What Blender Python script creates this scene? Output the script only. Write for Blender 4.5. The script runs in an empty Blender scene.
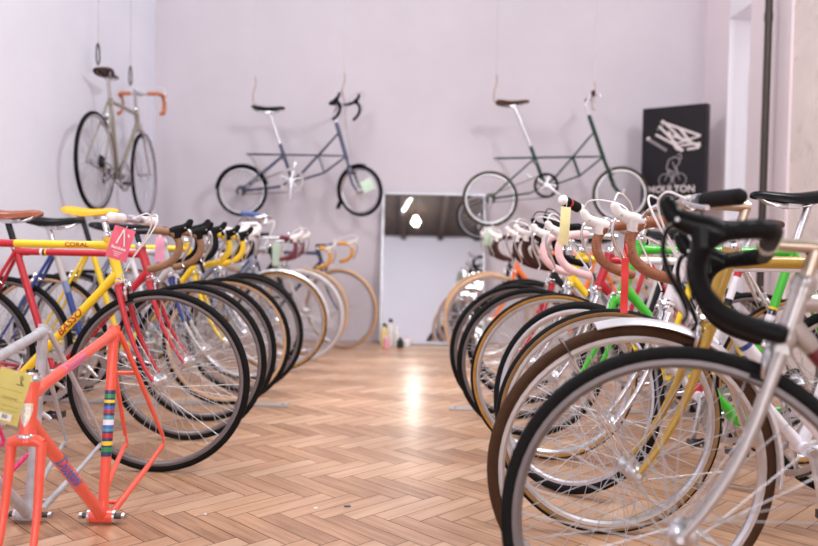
import bpy, math, random
from mathutils import Vector, Matrix

random.seed(7)
PI = math.pi
scene = bpy.context.scene
COL = scene.collection

# ------------------------------------------------------------------ camera data
F = 790.0            # focal length in pixels of the 818 px frame
CX, HY = 409.0, 249.0
CAMH = 0.836
PITCH, ROLL = math.atan(24.0 / F), math.radians(1.1)
CAM_R = Matrix.Rotation(PI / 2 - PITCH, 3, 'X') @ Matrix.Rotation(ROLL, 3, 'Z')

def at(px, py, Y):
    """world point seen at pixel (px,py) at depth Y (used to work out positions)"""
    d = CAM_R @ Vector(((px - CX) / F, -(py - 273.0) / F, -1.0))
    return Vector((0, 0, CAMH)) + d * (Y / d.y)

# ------------------------------------------------------------------ materials
def lin(c):
    c = c / 255.0
    return c / 12.92 if c <= 0.04045 else ((c + 0.055) / 1.055) ** 2.4

MATS = {}

def mat(name, rgb, rough=0.4, metal=0.0, var=0.06, scale=40.0, coat=0.0, emit=0.0, spec=None):
    if name in MATS:
        return MATS[name]
    m = bpy.data.materials.new(name)
    m.use_nodes = True
    nt = m.node_tree
    b = nt.nodes['Principled BSDF']
    col = [lin(v) for v in rgb]
    tc = nt.nodes.new('ShaderNodeTexCoord')
    nz = nt.nodes.new('ShaderNodeTexNoise')
    nz.inputs['Scale'].default_value = scale
    nz.inputs['Detail'].default_value = 3
    nt.links.new(tc.outputs['Object'], nz.inputs['Vector'])
    rp = nt.nodes.new('ShaderNodeValToRGB')
    rp.color_ramp.elements[0].position = 0.3
    rp.color_ramp.elements[1].position = 0.7
    rp.color_ramp.elements[0].color = [max(0, v * (1 - var)) for v in col] + [1]
    rp.color_ramp.elements[1].color = [min(1, v * (1 + var)) for v in col] + [1]
    nt.links.new(nz.outputs['Fac'], rp.inputs['Fac'])
    nt.links.new(rp.outputs['Color'], b.inputs['Base Color'])
    b.inputs['Roughness'].default_value = rough
    b.inputs['Metallic'].default_value = metal
    if spec is None and max(rgb) < 90 and not metal:
        spec = 0.13
    if spec is not None:
        b.inputs['Specular IOR Level'].default_value = spec
    if coat:
        b.inputs['Coat Weight'].default_value = coat
        b.inputs['Coat Roughness'].default_value = 0.08
    if emit:
        b.inputs['Emission Color'].default_value = col + [1]
        b.inputs['Emission Strength'].default_value = emit
    MATS[name] = m
    return m

def paint(name, rgb):
    return mat('paint_' + name, rgb, rough=0.32, coat=0.35, var=0.03)

CHROME = mat('chrome', (222, 220, 224), 0.14, 1.0, var=0.02)
ALLOY = mat('alloy', (206, 204, 208), 0.30, 1.0, var=0.04)
DULL_ALLOY = mat('dull_alloy', (176, 172, 172), 0.42, 0.9)
STEEL = mat('dark_steel', (88, 84, 84), 0.38, 0.9)
BLACK = mat('black_rubber', (22, 21, 22), 0.6, var=0.15)
TYRE_BLACK = mat('tyre_black', (20, 19, 20), 0.62, var=0.2, scale=120)
BLACK_GLOSS = mat('black_gloss', (12, 12, 13), 0.3, coat=0.1)
GREY_RIM = mat('grey_rim', (118, 110, 110), 0.4, 0.6)
SPOKE = mat('spoke_steel', (186, 184, 188), 0.42, 0.55, var=0.02)
TAN = mat('tyre_tan', (176, 124, 54), 0.6, var=0.12)
DULL_TAN = mat('tyre_dull_tan', (138, 104, 62), 0.6, var=0.15)
PALE_TAN = mat('tyre_pale_tan', (196, 158, 124), 0.6, var=0.1)
BROWN_TYRE = mat('tyre_brown', (70, 47, 32), 0.6, var=0.12)
WHITE = mat('white_plastic', (236, 232, 234), 0.4)
WHITE_RUBBER = mat('white_rubber', (226, 218, 216), 0.55)
BROWN_TAPE = mat('brown_leather_tape', (150, 92, 62), 0.55, var=0.18, scale=90)
TAN_TAPE = mat('tan_cloth_tape', (146, 108, 78), 0.7, var=0.15, scale=90)
ORANGE_TAPE = mat('orange_tan_tape', (196, 118, 74), 0.6, var=0.1)
YELLOW_TAPE = mat('yellow_tape', (238, 196, 40), 0.5)
OCHRE_TAPE = mat('ochre_tape', (226, 160, 60), 0.6)
PINK_TAPE = mat('pink_white_tape', (240, 198, 200), 0.55)
MAROON_TAPE = mat('maroon_tape', (112, 36, 52), 0.5)
DARK_BROWN_TAPE = mat('dark_brown_tape', (70, 42, 36), 0.5)
BLACK_TAPE = mat('black_tape', (17, 16, 18), 0.42, var=0.2, scale=150)
BROWN_LEATHER = mat('brown_leather', (150, 78, 44), 0.4, coat=0.3, var=0.15)
DARK_LEATHER = mat('dark_leather', (70, 42, 30), 0.4, coat=0.2)
SADDLE_BLACK = mat('saddle_black', (22, 20, 23), 0.32, coat=0.08)
SADDLE_YELLOW = mat('saddle_yellow', (240, 180, 28), 0.42)
CHAIN = mat('chain_steel', (96, 88, 80), 0.45, 0.8, var=0.3, scale=200)

# ------------------------------------------------------------------ mesh builder
class MB:
    def __init__(self):
        self.v, self.f, self.m, self.mats = [], [], [], []
        self.smooth = True

    def mi(self, m):
        if m not in self.mats:
            self.mats.append(m)
        return self.mats.index(m)

    def tube(self, path, rad, m, n=8, caps=True, flat=None, closed=False):
        """sweep; rad a number or one per point; m one material or one per segment;
        flat=(axis, k) squashes the section along the axis by k"""
        P = [Vector(p) for p in path]
        k = len(P)
        R = rad if isinstance(rad, (list, tuple)) else [rad] * k
        M = m if isinstance(m, (list, tuple)) else [m] * k
        b0 = len(self.v)
        t = []
        for i in range(k):
            if closed:
                d = P[(i + 1) % k] - P[i - 1]
            else:
                d = P[min(i + 1, k - 1)] - P[max(i - 1, 0)]
            if d.length < 1e-9:
                d = Vector((0, 0, 1))
            t.append(d.normalized())
        a = Vector((0, 0, 1)) if abs(t[0].z) < 0.9 else Vector((1, 0, 0))
        nrm = (a - t[0] * a.dot(t[0])).normalized()
        for i in range(k):
            nrm = nrm - t[i] * nrm.dot(t[i])
            if nrm.length < 1e-6:
                a = Vector((1, 0, 0)) if abs(t[i].x) < 0.9 else Vector((0, 1, 0))
                nrm = a - t[i] * a.dot(t[i])
            nrm.normalize()
            bn = t[i].cross(nrm)
            for j in range(n):
                an = 2 * PI * j / n
                o = (nrm * math.cos(an) + bn * math.sin(an)) * R[i]
                if flat:
                    ax, kk = Vector(flat[0]).normalized(), flat[1]
                    o = o - ax * (o.dot(ax) * (1 - kk))
                self.v.append(tuple(P[i] + o))
        rng = k if closed else k - 1
        for i in range(rng):
            q = self.mi(M[min(i, len(M) - 1)])
            i2 = (i + 1) % k
            for j in range(n):
                j2 = (j + 1) % n
                self.f.append((b0 + i * n + j, b0 + i * n + j2, b0 + i2 * n + j2, b0 + i2 * n + j))
                self.m.append(q)
        if caps and not closed:
            self.f.append(tuple(b0 + j for j in reversed(range(n))))
            self.m.append(self.mi(M[0]))
            self.f.append(tuple(b0 + (k - 1) * n + j for j in range(n)))
            self.m.append(self.mi(M[min(k - 2, len(M) - 1)]))
        return self

    def lathe(self, prof, m, n=48, center=(0, 0, 0), axis='y', closed=True, a0=0.0, a1=2 * PI):
        """prof: (radius, along axis) points"""
        c = Vector(center)
        k = len(prof)
        M = m if isinstance(m, (list, tuple)) else [m] * k
        full = abs(a1 - a0 - 2 * PI) < 1e-6
        b0 = len(self.v)
        steps = n if full else n + 1
        for i in range(steps):
            a = a0 + (a1 - a0) * i / n
            for r, h in prof:
                if axis == 'y':
                    p = Vector((r * math.cos(a), h, r * math.sin(a)))
                elif axis == 'z':
                    p = Vector((r * math.cos(a), r * math.sin(a), h))
                else:
                    p = Vector((h, r * math.cos(a), r * math.sin(a)))
                self.v.append(tuple(c + p))
        for i in range(n):
            i2 = (i + 1) % steps
            for j in range(k if closed else k - 1):
                j2 = (j + 1) % k
                self.f.append((b0 + i * k + j, b0 + i * k + j2, b0 + i2 * k + j2, b0 + i2 * k + j))
                self.m.append(self.mi(M[j % len(M)]))
        return self

    def box(self, lo, hi, m, mtx=None):
        b0 = len(self.v)
        for z in (lo[2], hi[2]):
            for y in (lo[1], hi[1]):
                for x in (lo[0], hi[0]):
                    p = Vector((x, y, z))
                    if mtx:
                        p = mtx @ p
                    self.v.append(tuple(p))
        q = self.mi(m)
        for f in ((0, 2, 3, 1), (4, 5, 7, 6), (0, 1, 5, 4), (2, 6, 7, 3), (0, 4, 6, 2), (1, 3, 7, 5)):
            self.f.append(tuple(b0 + i for i in f))
            self.m.append(q)
        return self

    def quad(self, pts, m):
        b0 = len(self.v)
        self.v += [tuple(p) for p in pts]
        self.f.append(tuple(range(b0, b0 + len(pts))))
        self.m.append(self.mi(m))
        return self

    def grid(self, rows, m, closed=False):
        """rows: list of equally long point lists"""
        b0 = len(self.v)
        w = len(rows[0])
        for r in rows:
            self.v += [tuple(p) for p in r]
        q = self.mi(m)
        for i in range(len(rows) - 1):
            for j in range(w if closed else w - 1):
                j2 = (j + 1) % w
                self.f.append((b0 + i * w + j, b0 + i * w + j2, b0 + (i + 1) * w + j2, b0 + (i + 1) * w + j))
                self.m.append(q)
        return self

    def mesh(self, name, smooth=True, angle=40):
        me = bpy.data.meshes.new(name)
        me.from_pydata(self.v, [], self.f)
        for m in self.mats:
            me.materials.append(m)
        me.polygons.foreach_set('material_index', self.m)
        if smooth:
            me.polygons.foreach_set('use_smooth', [True] * len(self.f))
            try:
                me.set_sharp_from_angle(angle=math.radians(angle))
            except Exception:
                pass
        me.validate()
        me.update()
        return me

    def obj(self, name, parent=None, mtx=None, smooth=True):
        return link(self.mesh(name, smooth), name, parent, mtx)


def link(me, name, parent=None, mtx=None):
    o = bpy.data.objects.new(name, me)
    COL.objects.link(o)
    if parent:
        o.parent = parent
    if mtx is not None:
        o.matrix_local = mtx
    return o

def tag(o, label, cat, group=None, kind=None):
    o['label'] = label
    o['category'] = cat
    if group:
        o['group'] = group
    if kind:
        o['kind'] = kind
    return o

def thing(name, label, cat, mtx=None, group=None):
    o = bpy.data.objects.new(name, None)
    o.empty_display_size = 0.1
    COL.objects.link(o)
    if mtx is not None:
        o.matrix_world = mtx
    return tag(o, label, cat, group)

def structure(o):
    o['kind'] = 'structure'
    return o

def cr(pts, sub=6):
    """Catmull-Rom through points"""
    P = [Vector(p) for p in pts]
    P = [P[0] * 2 - P[1]] + P + [P[-1] * 2 - P[-2]]
    out = []
    for i in range(1, len(P) - 2):
        p0, p1, p2, p3 = P[i - 1:i + 3]
        for s in range(sub):
            t = s / sub
            out.append(0.5 * ((2 * p1) + (-p0 + p2) * t + (2 * p0 - 5 * p1 + 4 * p2 - p3) * t * t + (-p0 + 3 * p1 - 3 * p2 + p3) * t ** 3))
    out.append(P[-2])
    return out

def lerp(a, b, t):
    return Vector(a) * (1 - t) + Vector(b) * t

CACHE = {}

def cached(key, fn):
    if key not in CACHE:
        CACHE[key] = fn()
    return CACHE[key]

# ------------------------------------------------------------------ lettering
def text_polys(s, shear=0.0):
    cu = bpy.data.curves.new('lettering', 'FONT')
    cu.body = s
    cu.size = 1.0
    cu.shear = shear
    cu.align_x = 'CENTER'
    cu.align_y = 'CENTER'
    cu.resolution_u = 3
    cu.offset = 0.02
    o = bpy.data.objects.new('lettering', cu)
    COL.objects.link(o)
    dg = bpy.context.evaluated_depsgraph_get()
    dg.update()
    me = bpy.data.meshes.new_from_object(o.evaluated_get(dg))
    bpy.data.objects.remove(o)
    bpy.data.curves.remove(cu)
    return me

def text_on_tube(s, p0, p1, frac, size, radius, normal, m, parent, shear=0.0, flip=False):
    """letters wrapped on the tube p0->p1, centred at frac, on the side the normal points to"""
    p0, p1 = Vector(p0), Vector(p1)
    d = (p1 - p0).normalized()
    n = Vector(normal)
    n = (n - d * n.dot(d)).normalized()
    up = n.cross(d)
    me = text_polys(s, shear)
    import bmesh
    bm = bmesh.new()
    bm.from_mesh(me)
    bmesh.ops.triangulate(bm, faces=bm.faces[:])
    bmesh.ops.subdivide_edges(bm, edges=bm.edges[:], cuts=3, use_grid_fill=True)
    bm.to_mesh(me)
    bm.free()
    c = lerp(p0, p1, frac)
    r = radius + 0.0009
    for v in me.vertices:
        x, y = v.co.x * size, v.co.y * size
        a = y / r
        v.co = c + d * x + n * (r * math.cos(a)) + up * (r * math.sin(a))
    me.materials.clear()
    me.materials.append(m)
    return link(me, 'lettering', parent)

def text_flat(s, mtx, size, m, parent, name='lettering'):
    me = text_polys(s)
    for v in me.vertices:
        v.co = mtx @ Vector((v.co.x * size, v.co.y * size, 0))
    me.materials.clear()
    me.materials.append(m)
    return link(me, name, parent)

# ------------------------------------------------------------------ wheels
R = 0.336

def wheel_meshes(style, R=R, rt=0.0135, n=72, nsp=36, srad=0.0011, rear=False, rimd=0.016):
    tread, wall, rim = style
    key = ('wheel', tread.name, wall.name, rim.name, R, rt, srad, rear)
    if key in CACHE:
        return CACHE[key]
    prof, mats = [], []
    k = 12
    for j in range(k):
        a = 2 * PI * (j + 0.5) / k
        prof.append((R - rt + rt * math.cos(a), rt * 0.95 * math.sin(a)))
    for j in range(k):
        a = 2 * PI * (j + 1) / k
        mats.append(tread if math.cos(a) > 0.35 else wall)
    tyre = MB().lathe(prof, mats, n).mesh('tyre')
    ro = R - 2 * rt + 0.004
    rw = 0.0105
    rimp = [(ro, -rw), (ro, rw), (ro - 0.009, rw), (ro - rimd, 0.005), (ro - rimd, -0.005), (ro - 0.009, -rw)]
    rimm = MB().lathe(rimp, rim, n).mesh('rim', angle=30)
    ri = ro - rimd
    sp = MB()
    fw = 0.03
    for s in range(nsp):
        side = 1 if s % 2 == 0 else -1
        cross = 1 if (s // 2) % 2 == 0 else -1
        a_r = 2 * PI * s / nsp
        a_h = a_r + cross * 1.15
        fy = side * fw if not (rear and side < 0) else side * 0.02
        p0 = (0.02 * math.cos(a_h), fy, 0.02 * math.sin(a_h))
        p1 = (ri * math.cos(a_r), side * 0.002, ri * math.sin(a_r))
        sp.tube([p0, p1], srad, SPOKE, n=4, caps=False)
    spm = sp.mesh('spokes')
    hb = MB()
    hw = 0.06 if rear else 0.05
    hb.lathe([(0.0005, -hw - 0.012), (0.006, -hw - 0.012), (0.006, -hw), (0.013, -hw + 0.012), (0.024, -fw - 0.002), (0.024, -fw + 0.002), (0.013, -fw + 0.008),
              (0.012, fw - 0.008), (0.024, fw - 0.002), (0.024, fw + 0.002), (0.013, hw - 0.012), (0.006, hw), (0.006, hw + 0.012), (0.0005, hw + 0.012)], ALLOY, 16, closed=False)
    if rear:
        hb2 = MB()
        for i, r in enumerate((0.046, 0.041, 0.036, 0.031, 0.027)):
            y = -0.034 - i * 0.0055
            pr = []
            hb2.lathe([(0.012, y), (r, y), (r, y - 0.003), (0.012, y - 0.003)], STEEL, 24)
        cas = hb2.mesh('cassette')
    else:
        hb.tube([(0, -hw - 0.008, 0), (0.012, -hw - 0.014, 0.02), (0.02, -hw - 0.014, 0.045)], 0.0035, CHROME, 6)
        cas = None
    hub = hb.mesh('hub')
    CACHE[key] = (rimm, tyre, spm, hub, cas)
    return CACHE[key]

def add_wheel(parent, style, mtx, rot=0.0, rear=False, **kw):
    rim, tyre, sp, hub, cas = wheel_meshes(style, rear=rear, **kw)
    w = link(rim, 'wheel', parent, mtx @ Matrix.Rotation(rot, 4, 'Y'))
    link(tyre, 'tyre', w)
    link(sp, 'spokes', w)
    link(hub, 'hub', w)
    if cas:
        link(cas, 'cassette', w)
    return w

PALE_TYRE = mat('tyre_pale_grey', (196, 190, 192), 0.6)
ST_BLACK = (TYRE_BLACK, TYRE_BLACK, GREY_RIM)
ST_BLACK_SILVER = (TYRE_BLACK, TYRE_BLACK, ALLOY)
ST_TAN = (TYRE_BLACK, TAN, ALLOY)
ST_DULLTAN = (TYRE_BLACK, DULL_TAN, ALLOY)
ST_ALLTAN = (PALE_TAN, PALE_TAN, ALLOY)
ST_BROWN = (BROWN_TYRE, BROWN_TYRE, ALLOY)

# ------------------------------------------------------------------ handlebars
def drop_half(s, w):
    return cr([(0, 0, 0), (0, s * 0.10, 0), (0.003, s * (w - 0.03), 0), (0.03, s * (w - 0.004), -0.002), (0.07, s * w, -0.007), (0.097, s * w, -0.026), (0.108, s * (w + .001), -0.058),
               (0.100, s * (w + .002), -0.096), (0.072, s * (w + .003), -0.128), (0.034, s * (w + .004), -0.146), (-0.012, s * (w + .006), -0.158)], 5)

def drop_bar(parent, mtx, w, tape, hood, lever=ALLOY, thick=0.0150, bare=ALLOY, bare_to=0.06, hood_up=0.0):
    def bar():
        b = MB()
        l = drop_half(1, w)
        r = drop_half(-1, w)
        b.tube(list(reversed(l)) + r[1:], 0.0118, bare, 10)
        b.tube([(0, -0.03, 0), (0, 0.03, 0)], 0.0145, bare, 10)
        return b.mesh('handlebar')
    h = link(cached(('dbar', w, bare.name), bar), 'handlebar', parent, mtx)
    for s in (1, -1):
        def tp():
            b = MB()
            pts = [p for p in drop_half(s, w) if abs(p.y) > bare_to or p.x > 0.02 or p.z < -0.05]
            # wound tape: fine ridges along the bar
            fine, rad = [], []
            for i in range(len(pts) - 1):
                for q in range(3):
                    fine.append(lerp(pts[i], pts[i + 1], q / 3))
                    rad.append(thick + (0.0009 if (i * 3 + q) % 2 else -0.0003))
            fine.append(pts[-1]); rad.append(thick)
            e = (pts[-1] - pts[-2]).normalized()
            fine.append(pts[-1] + e * 0.006); rad.append(thick * 0.7)
            b.tube(fine, rad, tape, 12)
            return b.mesh('bar_tape')
        link(cached(('tape', w, s, tape.name, thick, bare_to), tp), 'bar_tape', h)
        def hd():
            b = MB()
            y = s * w
            pts = cr([(0.068, y, -0.010), (0.092, y, 0.000), (0.118, y, 0.008), (0.140, y, 0.020), (0.151, y, 0.038 + hood_up), (0.154, y, 0.048 + 1.5 * hood_up)], 4)
            rr = [0.0185, 0.0188, 0.019, 0.0192, 0.0192, 0.019, 0.0186, 0.0182, 0.0178, 0.0172, 0.0168, 0.0164, 0.0158, 0.0150, 0.0142, 0.0136, 0.0130, 0.0120, 0.0105, 0.008, 0.004]
            b.tube(pts, rr[:len(pts)], hood, 12, flat=((0, 1, 0), 0.82))
            # skirt of the hood wrapped on the bar
            b.tube([(0.099, y, -0.032), (0.100, y, 0.0)], [0.0165, 0.0185], hood, 10)
            return b.mesh('brake_hood')
        link(cached(('hood', w, s, hood.name, hood_up), hd), 'brake_hood', h)
        def lv():
            b = MB()
            y = s * (w + 0.001)
            pts = cr([(0.138, y, 0.012), (0.152, y, -0.005), (0.156, y, -0.035), (0.146, y, -0.070), (0.128, y, -0.105), (0.120, y, -0.130), (0.128, y, -0.146)], 5)
            n_ = len(pts)
            b.tube(pts, [0.0085 - 0.0035 * abs(i / (n_ - 1) - 0.15) for i in range(n_)], lever, 8, flat=((1, 0, 0.3), 0.5))
            b.tube([(0.135, y - 0.0165, 0.012), (0.135, y + 0.0165, 0.012)], 0.0034, DULL_ALLOY, 8)
            return b.mesh('brake_lever')
        link(cached(('lever', w, s, lever.name), lv), 'brake_lever', h)
    return h

def flat_bar(parent, mtx, w, grip, sweep=0.03, rise=0.0, bands=None, lever=True):
    def half(s):
        return cr([(0, 0, 0), (0, s * 0.07, 0), (0.0, s * 0.6 * w, rise * 0.8), (-sweep, s * w, rise)], 5)
    def bar():
        b = MB()
        b.tube(list(reversed(half(1))) + half(-1)[1:], 0.0118, ALLOY, 10)
        b.tube([(0, -0.03, 0), (0, 0.03, 0)], 0.0155, ALLOY, 10)
        return b.mesh('handlebar')
    h = link(bar(), 'handlebar', parent, mtx)
    for s in (1, -1):
        p1 = Vector((-sweep, s * w, rise))
        a = half(s)
        d = (a[-1] - a[-2]).normalized()
        b = MB()
        L = 0.125
        ps, rs, ms = [], [], []
        segs = bands or [(0, grip), (1, grip)]
        N = 24
        for i in range(N + 1):
            t = i / N
            ps.append(p1 - d * (L * (1 - t)) + d * 0.004)
            rs.append(0.0165 + (0.001 if i % 2 else 0.0) if 0 < i < N else 0.0155)
            c = grip
            for f0, mm in segs:
                if t >= f0:
                    c = mm
            ms.append(c)
        b.tube(ps, rs, ms, 14)
        # rounded end
        b.tube([ps[-1], ps[-1] + d * 0.004, ps[-1] + d * 0.007], [0.0155, 0.013, 0.006], ms[-1], 14)
        b.obj('grip', h)
        if lever:
            b = MB()
            q = p1 - d * (L + 0.02)
            b.tube([q - d * 0.012, q + d * 0.012], 0.0155, ALLOY, 10)
            lp = cr([q + Vector((0.01, 0, 0)), q + Vector((0.035, 0, -0.005)) + d * 0.01, q + Vector((0.045, 0, -0.012)) + d * 0.05, q + Vector((0.05, 0, -0.02)) + d * 0.10, q + Vector((0.052, 0, -0.022)) + d * 0.125], 4)
            b.tube(lp, [0.008] * 4 + [0.006] * (len(lp) - 4), CHROME, 8)
            b.obj('brake_lever', h)
    return h

# ------------------------------------------------------------------ saddle
def saddle_mesh(m):
    def f():
        b = MB()
        xs = [0.140, 0.136, 0.125, 0.10, 0.06, 0.01, -0.03, -0.07, -0.10, -0.125, -0.135, -0.138]
        ws = [0.008, 0.015, 0.019, 0.022, 0.026, 0.034, 0.048, 0.064, 0.071, 0.070, 0.060, 0.035]
        ds = [0.008, 0.018, 0.026, 0.030, 0.032, 0.036, 0.042, 0.044, 0.040, 0.030, 0.020, 0.008]
        zs = [-0.012, -0.006, -0.002, 0.0, -0.003, -0.006, -0.004, 0.002, 0.006, 0.006, 0.002, -0.006]
        rows = []
        for x, w, d, z in zip(xs, ws, ds, zs):
            row = []
            K = 12
            for j in range(K + 1):
                a = PI * j / K
                row.append((x, -w * math.cos(a), z - d + d * (math.sin(a) ** 0.5)))
            for j in range(5, 0, -1):
                row.append((x, -w * 0.88 + 2 * w * 0.88 * j / 6 * 1.0, z - d * 0.45))
            rows.append(row)
        b.grid(rows, m, closed=True)
        b.f.append(tuple(range(len(rows[0]))))
        b.m.append(0)
        b.f.append(tuple(reversed(range((len(rows) - 1) * len(rows[0]), len(rows) * len(rows[0])))))
        b.m.append(0)
        return b.mesh('saddle', angle=60)
    return cached(('saddle', m.name), f)

def rail_mesh():
    def f():
        b = MB()
        for s in (1, -1):
            b.tube(cr([(0.115, s * 0.006, -0.022), (0.08, s * 0.014, -0.042), (0.04, s * 0.021, -0.052), (-0.04, s * 0.022, -0.052), (-0.085, s * 0.035, -0.035), (-0.115, s * 0.05, -0.022)], 4), 0.0036, CHROME, 6)
        b.box((-0.025, -0.026, -0.060), (0.02, 0.026, -0.044), ALLOY)
        b.tube([(0.112, -0.012, -0.016), (0.112, 0.012, -0.016)], 0.0055, CHROME, 8)
        return b.mesh('saddle_rails')
    return cached('rails', f)

# ------------------------------------------------------------------ drivetrain
def crank_meshes(ringm=None):
    ringm = ringm or ALLOY
    def f():
        b = MB()
        # toothed chainring: annulus with teeth
        for (y, r, nt) in ((-0.046, 0.098, 48), (-0.054, 0.104, 52)):
            n = nt * 2
            i0 = len(b.v)
            for i in range(n):
                a = 2 * PI * i / n
                ro = r + (0.003 if i % 2 else -0.003)
                for rr, yy in ((r - 0.018, y), (ro, y), (ro, y - 0.003), (r - 0.018, y - 0.003)):
                    b.v.append((rr * math.cos(a), yy, rr * math.sin(a)))
            for i in range(n):
                i2 = (i + 1) % n
                for j in range(4):
                    j2 = (j + 1) % 4
                    b.f.append((i0 + i * 4 + j, i0 + i * 4 + j2, i0 + i2 * 4 + j2, i0 + i2 * 4 + j))
                    b.m.append(b.mi(ringm))
        for k in range(5):
            a = 2 * PI * k / 5 + 0.3
            b.tube([(0.015 * math.cos(a), -0.058, 0.015 * math.sin(a)), (0.085 * math.cos(a), -0.055, 0.085 * math.sin(a))], [0.012, 0.007], ALLOY, 8, flat=((0, 1, 0), 0.5))
        b.tube([(0, -0.05, 0), (0, -0.074, 0)], 0.017, ALLOY, 14)
        return b.mesh('chainring')
    def arm(s):
        b = MB()
        y0 = s * 0.066
        y1 = s * 0.082
        b.tube([(0, y0, 0.012), (0, y0, 0), (0, (y0 + y1) / 2, -0.08), (0, y1, -0.165), (0, y1, -0.177)], [0.012, 0.016, 0.011, 0.0115, 0.009], ALLOY, 10, flat=((0, 1, 0), 0.65))
        b.tube([(0, s * 0.045, 0), (0, s * 0.078, 0)], 0.012, ALLOY, 10)
        return b.mesh('crank_arm')
    def pedal(s):
        b = MB()
        y = s * 0.088
        b.tube([(0, y, 0), (0, y + s * 0.085, 0)], 0.0055, CHROME, 8)
        for xx in (-0.028, 0.028):
            b.box((xx - 0.003, min(y + s * 0.012, y + s * 0.08), -0.012), (xx + 0.003, max(y + s * 0.012, y + s * 0.08), 0.012), STEEL)
        for yy in (0.014, 0.047, 0.078):
            b.box((-0.028, min(y + s * yy, y + s * (yy + .004)), -0.008), (0.028, max(y + s * yy, y + s * (yy + .004)), 0.008), STEEL)
        return b.mesh('pedal')
    return (cached(('ring', ringm.name), f), cached(('arm', 1), lambda: arm(1)), cached(('arm', -1), lambda: arm(-1)),
            cached(('pedal', 1), lambda: pedal(1)), cached(('pedal', -1), lambda: pedal(-1)))

def add_crank(root, bb, ang, pedals=True, ringm=None):
    ring, a1, a2, p1, p2 = crank_meshes(ringm)
    M = Matrix.Translation(bb)
    c = link(ring, 'chainring', root, M @ Matrix.Rotation(ang, 4, 'Y'))
    for s, am, pm, da in ((-1, a2, p2, 0), (1, a1, p1, PI)):
        arm = link(am, 'crank_arm', root, M @ Matrix.Rotation(ang + da, 4, 'Y'))
        if pedals:
            link(pm, 'pedal', arm, Matrix.Translation((0, 0, -0.165)) @ Matrix.Rotation(-(ang + da), 4, 'Y'))

def caliper_mesh(m=ALLOY):
    """side-pull brake; origin at the bolt, x forward (front brake)"""
    def f():
        b = MB()
        for s in (1, -1):
            b.tube(cr([(0.02, -s * 0.022, 0.022), (0.02, 0, 0.004), (0.019, s * 0.024, -0.006), (0.017, s * 0.031, -0.03), (0.012, s * 0.021, -0.052)], 4), [0.0062] * 16 + [0.005], m, 8)
            b.tube([(-0.012, s * 0.0165, -0.054), (0.034, s * 0.0165, -0.054)], 0.0058, BLACK, 8, flat=((0, 1, 0), 0.7))
        b.tube([(-0.01, 0, 0.004), (0.032, 0, 0.004)], 0.008, CHROME, 10)
        b.tube([(0.02, -0.022, 0.018), (0.02, -0.024, 0.05)], 0.0035, CHROME, 6)
        return b.mesh('brake_caliper')
    return cached(('cal', m.name), f)

# ------------------------------------------------------------------ bicycle
HA = math.radians(72.5)
U = Vector((-math.cos(HA), 0, math.sin(HA)))        # up the steering axis
V = Vector((math.sin(HA), 0, math.cos(HA)))         # forward of it
RAKE = 0.052
ATC = 0.368                                         # axle to crown along the axis

def fender_mesh(m, a0, a1, r=0.352, w=0.024, stay=True):
    b = MB()
    n = 40
    rows = []
    for i in range(n + 1):
        a = a0 + (a1 - a0) * i / n
        row = []
        for j in range(9):
            t = -1 + 2 * j / 8
            rr = r - 0.014 * (abs(t) ** 2.2)
            row.append((rr * math.cos(a), w * t, rr * math.sin(a)))
        for j in range(8, -1, -1):
            t = -1 + 2 * j / 8
            rr = r - 0.014 * (abs(t) ** 2.2) - 0.0018
            row.append((rr * math.cos(a), w * t * 0.97, rr * math.sin(a)))
        rows.append(row)
    b.grid(rows, m, closed=True)
    k = len(rows[0])
    b.f.append(tuple(range(k))); b.m.append(0)
    b.f.append(tuple(n * k + j for j in reversed(range(k)))); b.m.append(0)
    return b.mesh('fender')

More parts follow.
